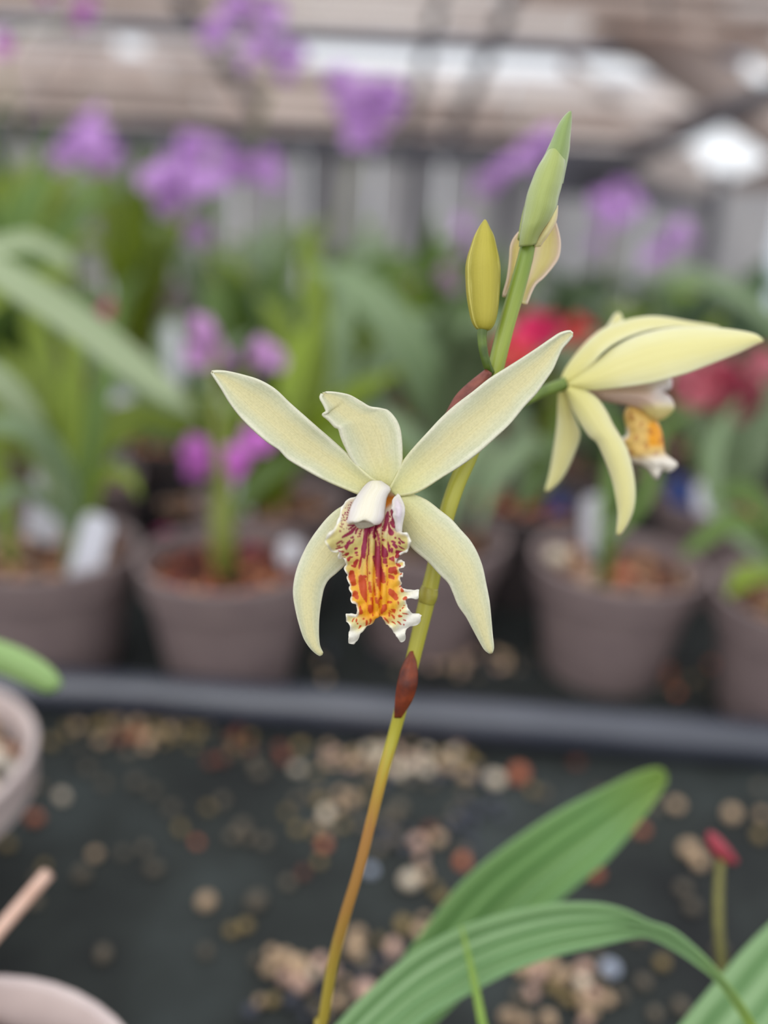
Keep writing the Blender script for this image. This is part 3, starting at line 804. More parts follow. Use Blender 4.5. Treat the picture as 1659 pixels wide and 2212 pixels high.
blade('petal', [(300, 330), (400, 220), (460, 150), (500, 85), (535, 50)], [(420, 300), (520, 200), (560, 150), (572, 100), (545, 50)], [.166, .170, .173, .176], MAT['petal2'], fl2, bulge=0.001, nu=11, nv=24, thick=0.0005, conv=s5)
blade('petal', [(160, 585), (280, 500), (400, 400), (500, 322), (650, 242), (800, 196), (960, 170), (1150, 164), (1300, 174), (1450, 194), (1560, 220), (1615, 258)],
      [(165, 605), (330, 627), (500, 617), (650, 600), (800, 576), (930, 541), (1050, 506), (1180, 456), (1320, 400), (1450, 345), (1560, 290), (1616, 266)],
      [.1618, .1612, .1608, .1612, .1622], MAT['petal2'], fl2, skew=[0, -.003, -.004, -.002, 0], bulge=-0.0018, nu=23, nv=60, thick=0.0005, conv=s5)
blade('sepal', [(175, 600), (290, 640), (380, 700), (450, 800), (500, 900), (560, 1000), (600, 1080), (630, 1180), (650, 1280), (660, 1400), (648, 1520), (610, 1620), (562, 1695), (542, 1715)],
      [(145, 640), (190, 750), (240, 850), (290, 930), (330, 982), (380, 1020), (420, 1100), (460, 1200), (500, 1320), (525, 1440), (540, 1550), (535, 1650), (530, 1712)],
      [.1616, .1605, .1602, .1606, .1615], MAT['petal2'], fl2, bulge=-0.0016, nu=19, nv=56, thick=0.0005, conv=s5)
blade('sepal', [(95, 630), (90, 750), (85, 870), (70, 1000), (50, 1130), (25, 1270), (0, 1365), (-6, 1385)],
      [(160, 640), (180, 760), (215, 860), (245, 940), (240, 1010), (200, 1120), (150, 1230), (90, 1320), (10, 1390)],
      [.163, .1655, .1675, .169, .170], MAT['petal2'], fl2, bulge=-0.0012, nu=15, nv=44, thick=0.0005, conv=s5)
tube_out = [s5(*p) for p in [(300, 620), (500, 600), (700, 575), (890, 548), (932, 558), (926, 620), (872, 650), (922, 690), (952, 755), (930, 800), (870, 845), (800, 852), (700, 775), (600, 742), (480, 722), (390, 695)]]
def tcol(x, y, ed):
    X = (x - 1180) / 0.28873; Y = (y - 660) / 0.28873
    c = np.tile(L3((214, 184, 166)), (len(x), 1))
    c = mixn(c, L3((226, 214, 208)), sstep(700, 860, X - (Y - 600) * .3))
    c = mixn(c, L3((226, 210, 140)), sstep(700, 790, Y) * sstep(650, 760, X))
    return np.hstack([c, np.ones((len(x), 1))])
lip2 = sheet('lip', tube_out, 3.5, lambda x, y, ed: .1665 - 0.0035 * np.sqrt(np.clip(ed / 26, 0, 1)), tcol, MAT['lip'], fl2, 0.0005)
low_out = [s5(*p) for p in [(640, 730), (600, 780), (588, 830), (602, 900), (604, 970), (566, 1005), (590, 1070), (635, 1160), (700, 1182), (765, 1225), (822, 1297), (865, 1232), (925, 1240), (975, 1192), (930, 1150), (885, 1112), (872, 1050), (858, 950), (830, 880), (790, 830), (710, 770)]]
def lcol(x, y, ed):
    X = (x - 1180) / 0.28873; Y = (y - 660) / 0.28873
    w = np.sin(X * .071 + Y * .023) + np.sin(Y * .047 - X * .039) + .6 * np.sin(X * .13 + Y * .11)
    c = np.tile(L3((228, 190, 108)), (len(x), 1))
    c = mixn(c, L3((242, 166, 20)), sstep(730, 790, X) * sstep(860, 900, Y) * (1 - sstep(1030, 1080, Y)))
    c = mixn(c, L3((176, 96, 40)), sstep(1.0, 1.5, w) * .55)
    c = mixn(c, L3((240, 232, 218)), np.clip(sstep(1090, 1190, Y + (X - 700) * .12) + (1 - sstep(3, 9, ed)) * sstep(880, 960, Y) * (X < 690), 0, 1))
    return np.hstack([c, np.ones((len(x), 1))])
sheet('lip_front', low_out, 3.0, lambda x, y, ed: .1675 - 0.0025 * np.sqrt(np.clip(ed / 20, 0, 1)) + .0001 * np.sin(y * .25), lcol, MAT['lip'], fl2, 0.0005)

# ---- foreground leaves of this orchid
blade('leaf', [(700, 2260), (780, 2180), (860, 2085), (930, 1990), (1000, 1905), (1090, 1830), (1200, 1756), (1300, 1705), (1380, 1668), (1425, 1659), (1440, 1672)],
      [(850, 2300), (960, 2190), (1050, 2100), (1130, 2020), (1190, 1962), (1250, 1910), (1310, 1860), (1370, 1790), (1415, 1730), (1440, 1690)],
      [.200, .208, .214, .220, .226, .232], MAT['leaf_front'], orchid, bulge=0.002, fold=0.009, pleat=0.0005, npleat=4, nu=33, nv=60, thick=0.0004)
blade('leaf', [(660, 2300), (735, 2205), (800, 2138), (890, 2060), (990, 2006), (1100, 1970), (1200, 1952), (1290, 1952), (1350, 1966), (1400, 1990), (1452, 2008), (1505, 2050), (1548, 2094), (1598, 2158), (1640, 2225)],
      [(760, 2330), (850, 2260), (930, 2195), (1010, 2150), (1100, 2102), (1200, 2066), (1300, 2042), (1380, 2024), (1420, 2032), (1470, 2060), (1510, 2088), (1540, 2112), (1570, 2150), (1600, 2195), (1622, 2235)],
      [.186, .190, .193, .194, .193, .186, .178], MAT['leaf_front2'], orchid, bulge=0.004, pleat=0.0006, npleat=4, nu=33, nv=70, thick=0.0004)
tube('grass_shoot', [(996, 2000, .1885, 2), (1006, 2040, .1875, 5), (1022, 2110, .186, 8), (1038, 2190, .184, 10), (1052, 2280, .182, 11), (1040, 2420, .180, 11)], MAT['shoot'], orchid, n=8, seg=24, flat=0.35)
# ------------------------------------------------------------------ pots
MAT['pot'] = simple('taupe_plastic', (140, 122, 120), (129, 112, 112), 60, 0.5, bumpd=0.0002, bscale=500)
MAT['pot_light'] = simple('pinkish_grey_plastic', (204, 187, 183), (192, 174, 171), 60, 0.5)
MAT['pot_bowl'] = simple('pinkish_grey_bowl', (204, 187, 183), (192, 174, 171), 60, 0.5)
MAT['pot_dark'] = simple('dark_grey_plastic', (92, 82, 82), (80, 72, 74), 60, 0.5)
MAT['pot_black'] = simple('black_plastic', (26, 28, 36), (34, 36, 44), 60, 0.45)
def bark_mat(name, stops):
    mt, nt, b, out = new_mat(name)
    a = N(nt, 'ShaderNodeAttribute', attribute_name='Col')
    nt.links.new(a.outputs['Color'], b.inputs['Base Color'])
    b.inputs['Roughness'].default_value = 0.85
    return mt
MAT['bark'] = bark_mat('bark_chips', None)

def lathe(profile, n):
    v, f = [], []
    for r, z in profile:
        for i in range(n):
            a = 2 * math.pi * i / n
            v.append((r * math.cos(a), r * math.sin(a), z))
    for j in range(len(profile) - 1):
        for i in range(n):
            k = (i + 1) % n
            f.append((j * n + i, j * n + k, (j + 1) * n + k, (j + 1) * n + i))
    f.append(tuple(range(n - 1, -1, -1)))
    f.append(tuple((len(profile) - 1) * n + i for i in range(n)))
    return v, f
def raw_mesh(name, v, f, smooth=True):
    me = bpy.data.meshes.new(name)
    me.from_pydata(v, [], f)
    if smooth:
        me.polygons.foreach_set('use_smooth', [True] * len(me.polygons))
    me.update()
    if smooth: me.set_sharp_from_angle(angle=0.6)
    return me
bv, bf = lathe([(0.037, 0.0), (0.0385, 0.001), (0.0500, 0.0640), (0.0485, 0.0640), (0.0375, 0.004), (0.0001, 0.004)], 48)
rv, rf = lathe([(0.0500, 0.0625), (0.0532, 0.0622), (0.0545, 0.0775), (0.0552, 0.0788), (0.0545, 0.0800), (0.0522, 0.0800), (0.0515, 0.0785), (0.0500, 0.0660)], 48)
rf = rf[:-2]
POTM = {}
wv, wf = lathe([(0.012, 0.0), (0.014, 0.001), (0.0500, 0.0640), (0.0485, 0.0640), (0.0135, 0.004), (0.0001, 0.004)], 48)
def pot_meshes(mk, bowl=False):
    if mk not in POTM:
        a = raw_mesh('pot_body', *((wv, wf) if mk == 'pot_bowl' else (bv, bf))); a.materials.append(MAT[mk])
        b = raw_mesh('pot_rim', rv, rf); b.materials.append(MAT[mk])
        POTM[mk] = (a, b)
    return POTM[mk]
def chips_mesh(seed, palette, n=170, r=0.0485, z=0.068):
    r_ = random.Random(seed)
    v, f, c = [], [], []
    nn = 24      # soil disc
    v.append((0, 0, z - 0.002)); c.append((0.02, 0.013, 0.01, 1))
    for i in range(nn):
        a = 2 * math.pi * i / nn
        v.append((r * math.cos(a), r * math.sin(a), z - 0.004)); c.append((0.02, 0.013, 0.01, 1))
    for i in range(nn):
        f.append((0, 1 + i, 1 + (i + 1) % nn))
    for k in range(n):
        rad = (r - 0.003) * math.sqrt(r_.random()); a = r_.uniform(0, 6.283)
        cx, cy, cz_ = rad * math.cos(a), rad * math.sin(a), z + r_.uniform(-0.002, 0.003)
        sx, sy, sz = r_.uniform(.0025, .0065), r_.uniform(.002, .004), r_.uniform(.0012, .0028)
        rot = Matrix.Rotation(r_.uniform(0, 6.28), 3, 'Z') @ Matrix.Rotation(r_.uniform(-.6, .6), 3, 'X') @ Matrix.Rotation(r_.uniform(-.5, .5), 3, 'Y')
        fq = r_.uniform(.75, 1.12); col = lin(tuple(min(255, q * fq) for q in r_.choice(palette)))
        b0 = len(v)
        for z_ in (-1, 1):
            for y_, x_ in ((-1, -1), (-1, 1), (1, 1), (1, -1)):
                p = rot @ Vector((x_ * sx * r_.uniform(.6, 1), y_ * sy * r_.uniform(.6, 1), z_ * sz * r_.uniform(.7, 1)))
                v.append((cx + p.x, cy + p.y, cz_ + p.z)); c.append(col)
        f += [tuple(b0 + q for q in t) for t in ((0, 3, 2, 1), (4, 5, 6, 7), (0, 1, 5, 4), (1, 2, 6, 5), (2, 3, 7, 6), (3, 0, 4, 7))]
    me = raw_mesh('bark_chips', v, f, False)
    at = me.color_attributes.new('Col', 'FLOAT_COLOR', 'POINT')
    at.data.foreach_set('color', np.array(c, np.float32).ravel())
    me.materials.append(MAT['bark'])
    return me
PAL_RED = [(120, 58, 44), (150, 76, 54), (92, 44, 38), (176, 104, 70), (200, 140, 100), (70, 36, 32), (130, 60, 56)]
PAL_BRN = [(110, 74, 58), (150, 106, 78), (84, 56, 46), (186, 140, 104), (210, 176, 146), (64, 44, 38), (130, 84, 66)]
PAL_PALE = [(200, 180, 156), (224, 208, 188), (170, 140, 110), (140, 100, 76), (230, 220, 206)]
CH = [chips_mesh(1, PAL_BRN), chips_mesh(2, PAL_RED), chips_mesh(3, PAL_BRN), chips_mesh(4, PAL_PALE)]
POTS = []
def free(x, y, r=0.1125):
    return all(math.hypot(x - a, y - b) > r for a, b in POTS)
def pot(x, y, label, mk='pot', chips=0, group=None, sc=1.0, z=BENCH):
    o = empty('plant_pot', (x, y, z), label, 'pot', group)
    POTS.append((x, y))
    o.scale = (sc, sc, sc)
    o.rotation_euler.z = rng.uniform(0, 6)
    a, b = pot_meshes(mk)
    link_mesh('pot_body', a, None, o)
    link_mesh('pot_rim', b, None, o)
    s = link_mesh('bark_chips', CH[chips], None, o)
    s['kind'] = 'stuff'
    return o
RIM = BENCH + 0.080
def rim_at(px, py):
    p = on_z(px, py, RIM)
    return p.x, p.y
FRONT = 'taupe pots in the front row'
p1 = rim_at(100, 1188); p2 = rim_at(488, 1212); p3 = rim_at(1334, 1206); p4 = rim_at(1726, 1292)
p1 = (p1[0] - .003, p1[1] + .0085); p2 = (p2[0], p2[1] + .0085); p4 = (p4[0] + .008, p4[1] + .0020)
pot(*p1, 'taupe pot with grassy plant and two white tags, beside the red-chip pot', 'pot', 0, FRONT)
pot(*p2, 'taupe pot filled with red-brown bark and one olive stem', 'pot', 1, FRONT)
pot(*p3, 'taupe pot standing alone behind the pipe with brown bark and pale stone', 'pot', 2, FRONT)
pot(*p4, 'taupe pot with drooping green leaves, next to the stone-topped pot', 'pot', 0, FRONT)
pot(base_pot.x, base_pot.y, 'taupe pot holding the orchid with the open cream flower', 'pot', 0)
pl = rim_at(-262, 1640); pbl = rim_at(-225, 2590)
pot(*pl, 'pinkish grey pot topped with pale stones, in front of the pipe', 'pot_bowl', 3)
pot(*pbl, 'pinkish grey pot with a wooden stick leaning out of it', 'pot_light', 3)
pot(0.150, 0.070, 'taupe pot of the broad pleated leaf in front of the pipe', 'pot', 0)
SECOND = 'pots in the second row'
second = [rim_at(*q) for q in [(140, 1020), (340, 952), (618, 1098), (930, 1150), (1112, 1085), (1300, 1060), (1560, 1075), (820, 1010)]]
second = second[:7]
second[0] = (-.247, .606); second[1] = (-.206, .724); second[2] = (-.085, .577); second[3] = (.030, .520); second[4] = (.106, .606); second[5] = (.190, .722)
for k, (q, mk) in enumerate(zip(second, ['pot', 'pot_dark', 'pot', 'pot', 'pot_dark', 'pot_dark', 'pot', 'pot_dark'])):
    pot(*q, 'dark grey pot among the leaves behind the front row' if mk == 'pot_dark' else 'taupe pot half hidden behind the front row', mk, k % 3, SECOND + (' dark' if mk == 'pot_dark' else ' taupe'))
pb_ = on_z(345, 1105, BENCH + .05)
bp_ = pot(-.160, .640, 'low black pot in the gap behind the red-chip pot', 'pot_black', 0, None, 0.62)

# ------------------------------------------------------------------ background plants
LABK = ('bright', 'mid', 'glauc', 'dark')
GREENS = {
 'bright': leaf_mat('bright_leaf', (108, 130, 26), (146, 166, 46), 3, 0.35, 0.5, 0.22),
 'mid': leaf_mat('mid_green_leaf', (84, 114, 44), (118, 146, 68), 3, 0.35, 0.5, 0.25),
 'glauc': leaf_mat('grey_green_leaf', (122, 146, 104), (156, 176, 134), 3, 0.35, 0.45, 0.18),
 'dark': leaf_mat('dark_green_leaf', (42, 66, 34), (66, 92, 48), 3, 0.3, 0.5, 0.25),
 'pale': leaf_mat('pale_arching_leaf', (172, 190, 146), (200, 212, 172), 3, 0.35, 0.45, 0.05),
 'olive': leaf_mat('olive_stem', (118, 128, 52), (146, 152, 74), 3, 0.2, 0.5, 0.1)}
GROWN = []          # (root, bvh, low corner, high corner) of every leaf, stalk and blossom of the crowd
def top_of(o):
    while o.parent is not None: o = o.parent
    return o
def grow(o_root, verts, faces):
    vs = [Vector(v) for v in verts]
    lo = [min(v[k] for v in vs) - .001 for k in range(3)]; hi = [max(v[k] for v in vs) + .001 for k in range(3)]
    GROWN.append((o_root, BVHTree.FromPolygons(vs, faces), lo, hi))
def clashes(o_root, verts, faces):
    vs = [Vector(v) for v in verts]
    lo = [min(v[k] for v in vs) for k in range(3)]; hi = [max(v[k] for v in vs) for k in range(3)]
    t = BVHTree.FromPolygons(vs, faces)
    n = 0
    for r, b, l, h in GROWN:
        if r is o_root or any(lo[k] > h[k] or l[k] > hi[k] for k in range(3)): continue
        n += len(t.overlap(b))
    return n
rng2 = random.Random(99)
def ribbon_geo(pts, nu=5, seg=16, crease=0.12):
    """pts: world (x,y,z,half-width); a folded strap leaf whose face turns to the light and to its outer side"""
    q = resample3(pts, seg)
    verts, uvs = [], []
    for j in range(seg):
        c = Vector(q[j, :3]); w = max(q[j, 3], 1e-5)
        t = (Vector(q[min(j + 1, seg - 1), :3]) - Vector(q[max(j - 1, 0), :3])).normalized()
        ref = Vector((0.15, -0.75, 0.6))
        s = t.cross(ref)
        if s.length < 1e-3: s = Vector((1, 0, 0))
        s.normalize(); n = s.cross(t).normalized()
        for i in range(nu):
            u = 2 * i / (nu - 1) - 1
            verts.append(c + s * (w * u) + n * (w * crease * abs(u) * 2)); uvs.append(((u + 1) / 2, j / (seg - 1)))
    return verts, uvs, grid_faces(nu, seg)
def ribbon(name, pts, mat, parent):
    verts, uvs, faces = ribbon_geo(pts)
    grow(top_of(parent), verts, faces)
    return build(name, verts, faces, mat, parent, uvs=uvs, thick=0.0005)
def foot_in(root, first):
    """where a leaf leaves the bark of its pot: under its first visible point, inside the rim"""
    b = ORI[root.name]; o = P(*first) - b; o.z = 0
    if o.length > .028: o = o.normalized() * .028
    return b + o * .8 - Vector((0, 0, .001))
def leaf_px(pts, mk, parent, name='leaf'):
    """hand-placed leaf: (px,py,depth,width_px)"""
    ft = foot_in(parent, pts[0][:3])
    return ribbon(name, [tuple(ft) + (.003,)] + [tuple(P(x, y, d)) + (w * d / F / 2,) for x, y, d, w in pts], GREENS[mk], parent)
def strap(base, h, lean, az, w, mk, parent, droop=0.5):
    """a random strap leaf rising from the pot and arching over"""
    best = None
    for k in range(120):
        dv = Vector((math.cos(az), math.sin(az), 0))
        pts = []
        for q in range(6):
            t = q / 5
            r = lean * (t ** 1.6)
            z = h * (t - droop * t ** 3 * 0.5)
            wd = w * (0.35 + 1.3 * math.sin(math.pi * min(1, .12 + t * .88)) ** .8) if t < 1 else w * 0.03
            p = base + dv * r + Vector((0, 0, z))
            pts.append((p.x, p.y, p.z, wd / 2))
        v, u, f = ribbon_geo(pts)
        n = clashes(parent, v, f)
        if best is None or n < best[0]: best = (n, pts)
        if n == 0: break
        az += rng2.uniform(-.9, .9); lean *= rng2.uniform(.8, 1.05)
        if k > 30: h *= rng2.uniform(.96, 1.02); az += rng2.uniform(-2, 2); lean = max(lean, rng2.uniform(.02, .12))      # the leaf finds a free way between its neighbours
    return ribbon('leaf', best[1], GREENS[mk], parent)

# flower heads for the background sprays
def flower_mesh(name, rgb, rgb2, r, seed, npet=5):
    r_ = random.Random(seed)
    mk = name + '_mat'
    MAT[mk] = simple(mk, rgb, rgb2, 90, 0.55, trans=0.35, per_object=0.18)
    v, f = [], []
    for k in range(npet):
        a = 2 * math.pi * k / npet + r_.uniform(-.15, .15)
        L = r * r_.uniform(.85, 1.1); w = r * 0.46; cup = r * r_.uniform(-.05, .35)
        d = Vector((math.cos(a), math.sin(a), 0)); s = Vector((-math.sin(a), math.cos(a), 0))
        b0 = len(v)
        rowsf = [(0.05, .25, 0), (.4, .95, .5), (.75, 1.0, .8), (1.0, .25, 1.0)]
        for t, ww, c in rowsf:
            for u in (-1, 0, 1):
                v.append(tuple(d * (L * t) + s * (w * ww * u) + Vector((0, 0, cup * c + (0.12 * r if u == 0 else 0) * (1 - t)))))
        for j in range(3):
            for i in range(2):
                f.append((b0 + j * 3 + i, b0 + j * 3 + i + 1, b0 + j * 3 + i + 4, b0 + j * 3 + i + 3))
    b0 = len(v)     # tubular lip at the middle
    for j in range(3):
        for i in range(6):
            a = 2 * math.pi * i / 6
            rr = r * (.12, .2, .3)[j]
            v.append((rr * math.cos(a), rr * math.sin(a), r * (0.0, .3, .55)[j]))
    for j in range(2):
        for i in range(6):
            f.append((b0 + j * 6 + i, b0 + j * 6 + (i + 1) % 6, b0 + (j + 1) * 6 + (i + 1) % 6, b0 + (j + 1) * 6 + i))
    me = raw_mesh(name, v, f)
    me.materials.append(MAT[mk])
    return me
FM = {'purple': [flower_mesh('purple_flower', (216, 174, 226), (200, 148, 216), .0155, s) for s in (1, 2)],
      'magenta': [flower_mesh('magenta_flower', (216, 128, 214), (206, 112, 204), .0095, 3)],
      'lilac': [flower_mesh('lilac_flower', (218, 172, 218), (206, 156, 208), .0105, 4)],
      'pink': [flower_mesh('hot_pink_flower', (228, 50, 120), (216, 56, 100), .0135, 5, 6)],
      'red': [flower_mesh('coral_flower', (226, 84, 76), (208, 66, 70), .0125, 6, 6)],
      'rose': [flower_mesh('dusty_rose_flower', (200, 88, 104), (170, 56, 78), .0125, 7, 6), flower_mesh('pale_rose_flower', (226, 142, 152), (206, 110, 126), .0115, 8, 6), flower_mesh('crimson_flower', (158, 44, 72), (136, 36, 60), .0115, 9, 6)],
      'fuchsia': [flower_mesh('fuchsia_flower', (212, 70, 140), (190, 50, 116), .0075, 10)]}
def put_flowers(stalk, root, spots, kind, spread=0.03):
    for px, py, d in spots:
        me = rng.choice(FM[kind])
        o = link_mesh('flower', me, None, stalk)
        p = P(px, py, d + rng.uniform(-spread, spread))
        o.location = p - ORI[root.name]
        o.rotation_euler = (math.radians(90 + rng.uniform(-50, 40)), rng.uniform(-.5, .5), rng.uniform(-.9, .9))
        s = rng.uniform(.8, 1.2)
        o.scale = (s, s, s)
        mw = Matrix.LocRotScale(p, o.rotation_euler, o.scale)
        grow(root, [mw @ v.co for v in me.vertices], [tuple(q.vertices) for q in me.polygons])
def ell(cx, cy, rx, ry, n, d, seed):
    r_ = random.Random(seed)
    out = []
    for k in range(n):
        a = r_.uniform(0, 6.283); q = math.sqrt(r_.random())
        out.append((cx + rx * q * math.cos(a), cy + ry * q * math.sin(a), d))
    return out
def spray(label, y, px_base, clusters, stalk_px, kind, name='flowering_orchid', leaves=4, mk='mid', group=None, spread=.03):
    """a plant on the bench whose stalk carries blossoms; y = distance along the bench"""
    top = P(stalk_px[-1][0], stalk_px[-1][1], stalk_px[-1][2])
    b = on_y(px_base, 900, y)
    bx_, by_ = b.x, y
    for k in range(60):
        if free(bx_, by_): break
        bx_, by_ = b.x + rng.uniform(-.12, .12), y + rng.uniform(-.02, .16)
    base = Vector((bx_, by_, BENCH + 0.064))
    root = empty(name, base, label, 'flower', group)
    x_, y_, d_ = stalk_px[0]
    aim = P(x_, y_, d_) - base; aim.z = 0
    rise = base + aim.normalized() * min(.022, aim.length * .3) + Vector((0, 0, .045))
    pts = [tuple(base - Vector((0, 0, .004))) + (0.0028,), tuple(rise) + (0.0024,)] + [tuple(P(x_, y_, d_)) + (0.0016,) for x_, y_, d_ in stalk_px]
    stalk = tube('flower_stalk', pts, GREENS['olive'], root, n=7, seg=26, world_pts=True)
    grow(root, [v.co + base for v in stalk.data.vertices], [tuple(q.vertices) for q in stalk.data.polygons])
    put_flowers(stalk, root, clusters, kind, spread)
    for k in range(leaves):
        strap(base, rng.uniform(.10, .20), rng.uniform(.04, .14), rng.uniform(0, 6.28), rng.uniform(.014, .024), mk if rng.random() < .6 else rng.choice(list(LABK)), root)
    return root, base
rowpots = []
def with_pot(base, lab, group):
    pot(base.x, base.y, lab, 'pot' if rng.random() < .6 else 'pot_dark', rng.randrange(3), group)
BP = 'pots of the flowering plants at the back'
def sp(*a, **k):
    root, base = spray(*a, **k)
    with_pot(base, 'pot almost hidden under flowering plants at the back', BP)
    return root
sp('purple orchid with a cone of blossoms over bright strap leaves', 1.02, 230, ell(195, 320, 62, 40, 10, 1.0, 1) + [(205, 255, 1.0), (212, 285, 1.0), (195, 270, 1.0), (125, 350, 1.0), (240, 330, 1.0)], [(215, 480, 1.0), (205, 330, 1.0), (208, 250, 1.0)], 'purple', leaves=6)
sp('purple orchid with the fullest round head of blossoms', .92, 470, ell(430, 385, 105, 75, 26, .9, 2) + [(420, 490, .9), (430, 505, .9), (575, 375, .93), (590, 385, .93), (580, 350, .93)], [(466, 680, .88), (455, 540, .9), (435, 400, .9), (450, 320, .9)], 'purple')
sp('purple orchid with loose blossoms climbing in front of the steel rafter', 1.05, 560, [(500, 20, 1.0), (480, 60, 1.0), (455, 75, 1.0), (560, 95, 1.0), (590, 60, 1.0), (600, 110, 1.0), (625, 135, 1.0), (610, 155, 1.0), (640, 115, 1.0), (530, 130, 1.0), (555, 30, 1.0), (590, 30, 1.0), (520, 5, 1.0)], [(520, 480, 1.0), (560, 260, 1.0), (600, 130, 1.0), (540, 30, 1.0)], 'purple')
sp('purple orchid with a dense head beside two slanting rafters', 1.1, 760, ell(785, 240, 78, 62, 20, 1.05, 4) + [(720, 175, 1.05), (735, 165, 1.05), (850, 190, 1.05), (800, 300, 1.05), (760, 305, 1.05)], [(730, 520, 1.05), (760, 380, 1.05), (790, 240, 1.05), (760, 180, 1.05)], 'purple')
sp('purple orchid whose blossoms trail diagonally behind the sheathed bud', 1.3, 1020, [(1050, 410, 1.2), (1045, 395, 1.2), (1070, 385, 1.2), (1085, 365, 1.2), (1105, 355, 1.2), (1120, 345, 1.2), (1140, 325, 1.2), (1155, 315, 1.2), (1170, 300, 1.2), (1185, 295, 1.2), (1150, 350, 1.2), (1000, 490, 1.2), (1010, 515, 1.2), (1005, 540, 1.2)], [(1005, 600, 1.2), (1010, 500, 1.2), (1060, 395, 1.2), (1180, 300, 1.2)], 'purple')
sp('purple orchid blooming above the arching dark leaf', 1.3, 1330, ell(1335, 440, 48, 34, 9, 1.2, 6) + [(1355, 410, 1.2), (1300, 460, 1.2), (1290, 525, 1.25)], [(1330, 640, 1.2), (1325, 540, 1.2), (1345, 420, 1.2)], 'purple')
sp('purple orchid with a small slanting spray by the bright wall pane', 1.35, 1440, [(1470, 490, 1.25), (1455, 505, 1.25), (1480, 515, 1.25), (1440, 515, 1.25), (1420, 545, 1.25), (1405, 560, 1.25), (1450, 525, 1.25)], [(1430, 640, 1.25), (1440, 560, 1.25), (1470, 495, 1.25)], 'purple')
sp('pale lilac orchid with two small blossoms beside the yellow bud', 1.0, 930, [(890, 618, .95), (895, 632, .95), (960, 590, .95), (975, 610, .95), (985, 630, .95), (965, 615, .95)], [(930, 720, .95), (925, 650, .95), (970, 600, .95)], 'lilac')
sp('purple orchid with single blossoms cut by the top of the roof', .95, 40, [(6, 88, .9), (0, 100, .9), (12, 96, .9), (180, 25, .92), (190, 12, .92), (172, 42, .92), (100, -10, .92)], [(60, 480, .9), (40, 280, .9), (10, 90, .9), (150, 50, .92), (190, 0, .92)], 'magenta')
sp('small magenta bloom above the long pale leaf', .8, 250, [(230, 668, .55), (240, 682, .55)], [(245, 780, .6), (238, 675, .55)], 'fuchsia', leaves=3, spread=.006)
sp('hot pink flower head beside the upper orchid stem', .80, 1150, [(1130, 705, .62), (1165, 705, .62), (1150, 730, .62), (1180, 725, .62), (1128, 735, .62), (1150, 700, .63)], [(1140, 820, .66), (1150, 720, .62)], 'pink', leaves=3)
sp('coral red flowers under the hot pink head', .86, 1125, [(1105, 770, .60), (1125, 780, .60), (1100, 755, .60), (1238, 722, .66), (1255, 708, .66)], [(1120, 850, .63), (1110, 770, .60)], 'red', leaves=2)
sp('dusty rose flower clump behind the side-facing flower', .95, 1590, ell(1570, 830, 95, 52, 24, .62, 9) + [(1640, 770, .62), (1655, 790, .62), (1610, 860, .62)], [(1560, 920, .66), (1570, 830, .62)], 'rose', leaves=3)

# hand-placed foliage in the front row pots
def plant(label, pos, name='strap_leaf_plant', group=None, cat='plant'):
    return empty(name, (pos[0], pos[1], BENCH + 0.064), label, cat, group)
g1 = plant('grassy plant with long arching pale leaves in the tagged taupe pot', p1)
b1 = ORI[g1.name]
for pts, mk in [([(150, 1150, .49, 20), (120, 1060, .48, 34), (60, 900, .45, 60), (-40, 800, .43, 62), (-160, 800, .42, 10)], 'pale'),
                ([(160, 1150, .49, 20), (150, 1050, .47, 40), (100, 960, .45, 52), (20, 920, .43, 50), (-80, 920, .42, 10)], 'glauc'),
                ([(170, 1150, .49, 26), (180, 1050, .49, 40), (205, 900, .50, 44), (240, 760, .52, 40), (262, 620, .53, 4)], 'mid'),
                ([(165, 1150, .49, 24), (160, 1020, .49, 38), (165, 860, .50, 40), (150, 700, .52, 36), (110, 560, .53, 4)], 'bright'),
                ([(190, 1150, .49, 24), (210, 1050, .49, 30), (250, 1020, .48, 34), (285, 1040, .47, 22), (300, 1075, .46, 4)], 'bright'),
                ([(150, 1150, .49, 20), (110, 1090, .48, 30), (40, 1060, .46, 40), (-30, 1100, .44, 20)], 'glauc'),
                ([(20, 1190, .49, 24), (10, 1100, .49, 40), (-5, 1000, .5, 40), (-30, 860, .51, 6)], 'bright'),
                ([(175, 1150, .49, 24), (190, 1080, .49, 36), (230, 960, .5, 30), (330, 880, .52, 4)], 'bright')]:
    leaf_px(pts, mk, g1)
g2 = plant('olive stemmed plant with tiny magenta blooms in the red-chip pot', p2)
st2 = tube('flower_stalk', [(485, 1250, depth_of(on_z(485, 1250, BENCH + .062)), 26), (483, 1180, .489, 26), (478, 1110, .485, 24), (480, 1040, .485, 16), (470, 950, .49, 11), (466, 840, .5, 9), (462, 720, .51, 8)], GREENS['olive'], g2, n=10, seg=24)
put_flowers(st2, g2, [(425, 975, .48), (432, 1000, .48), (505, 995, .49), (508, 1012, .49), (545, 945, .5), (560, 955, .5)], 'magenta', .006)
put_flowers(st2, g2, [(440, 710, .51), (460, 725, .51), (445, 755, .51), (470, 770, .51), (500, 775, .51), (430, 770, .51), (575, 765, .5), (590, 772, .5), (565, 775, .5)], 'lilac', .008)
for pts, mk in [([(480, 1160, .485, 30), (470, 1060, .48, 24), (455, 1010, .47, 4)], 'bright'), ([(485, 1160, .485, 20), (540, 1060, .49, 40), (600, 1010, .50, 40), (680, 990, .51, 4)], 'mid'), ([(485, 1160, .49, 20), (500, 960, .5, 26), (520, 830, .51, 24), (575, 770, .5, 4)], 'bright')]:
    leaf_px(pts, mk, g2)
g0 = plant('plant with one long pale leaf hanging over the lilac-flowered plant', (p1[0] - 0.16, p1[1] + .012))
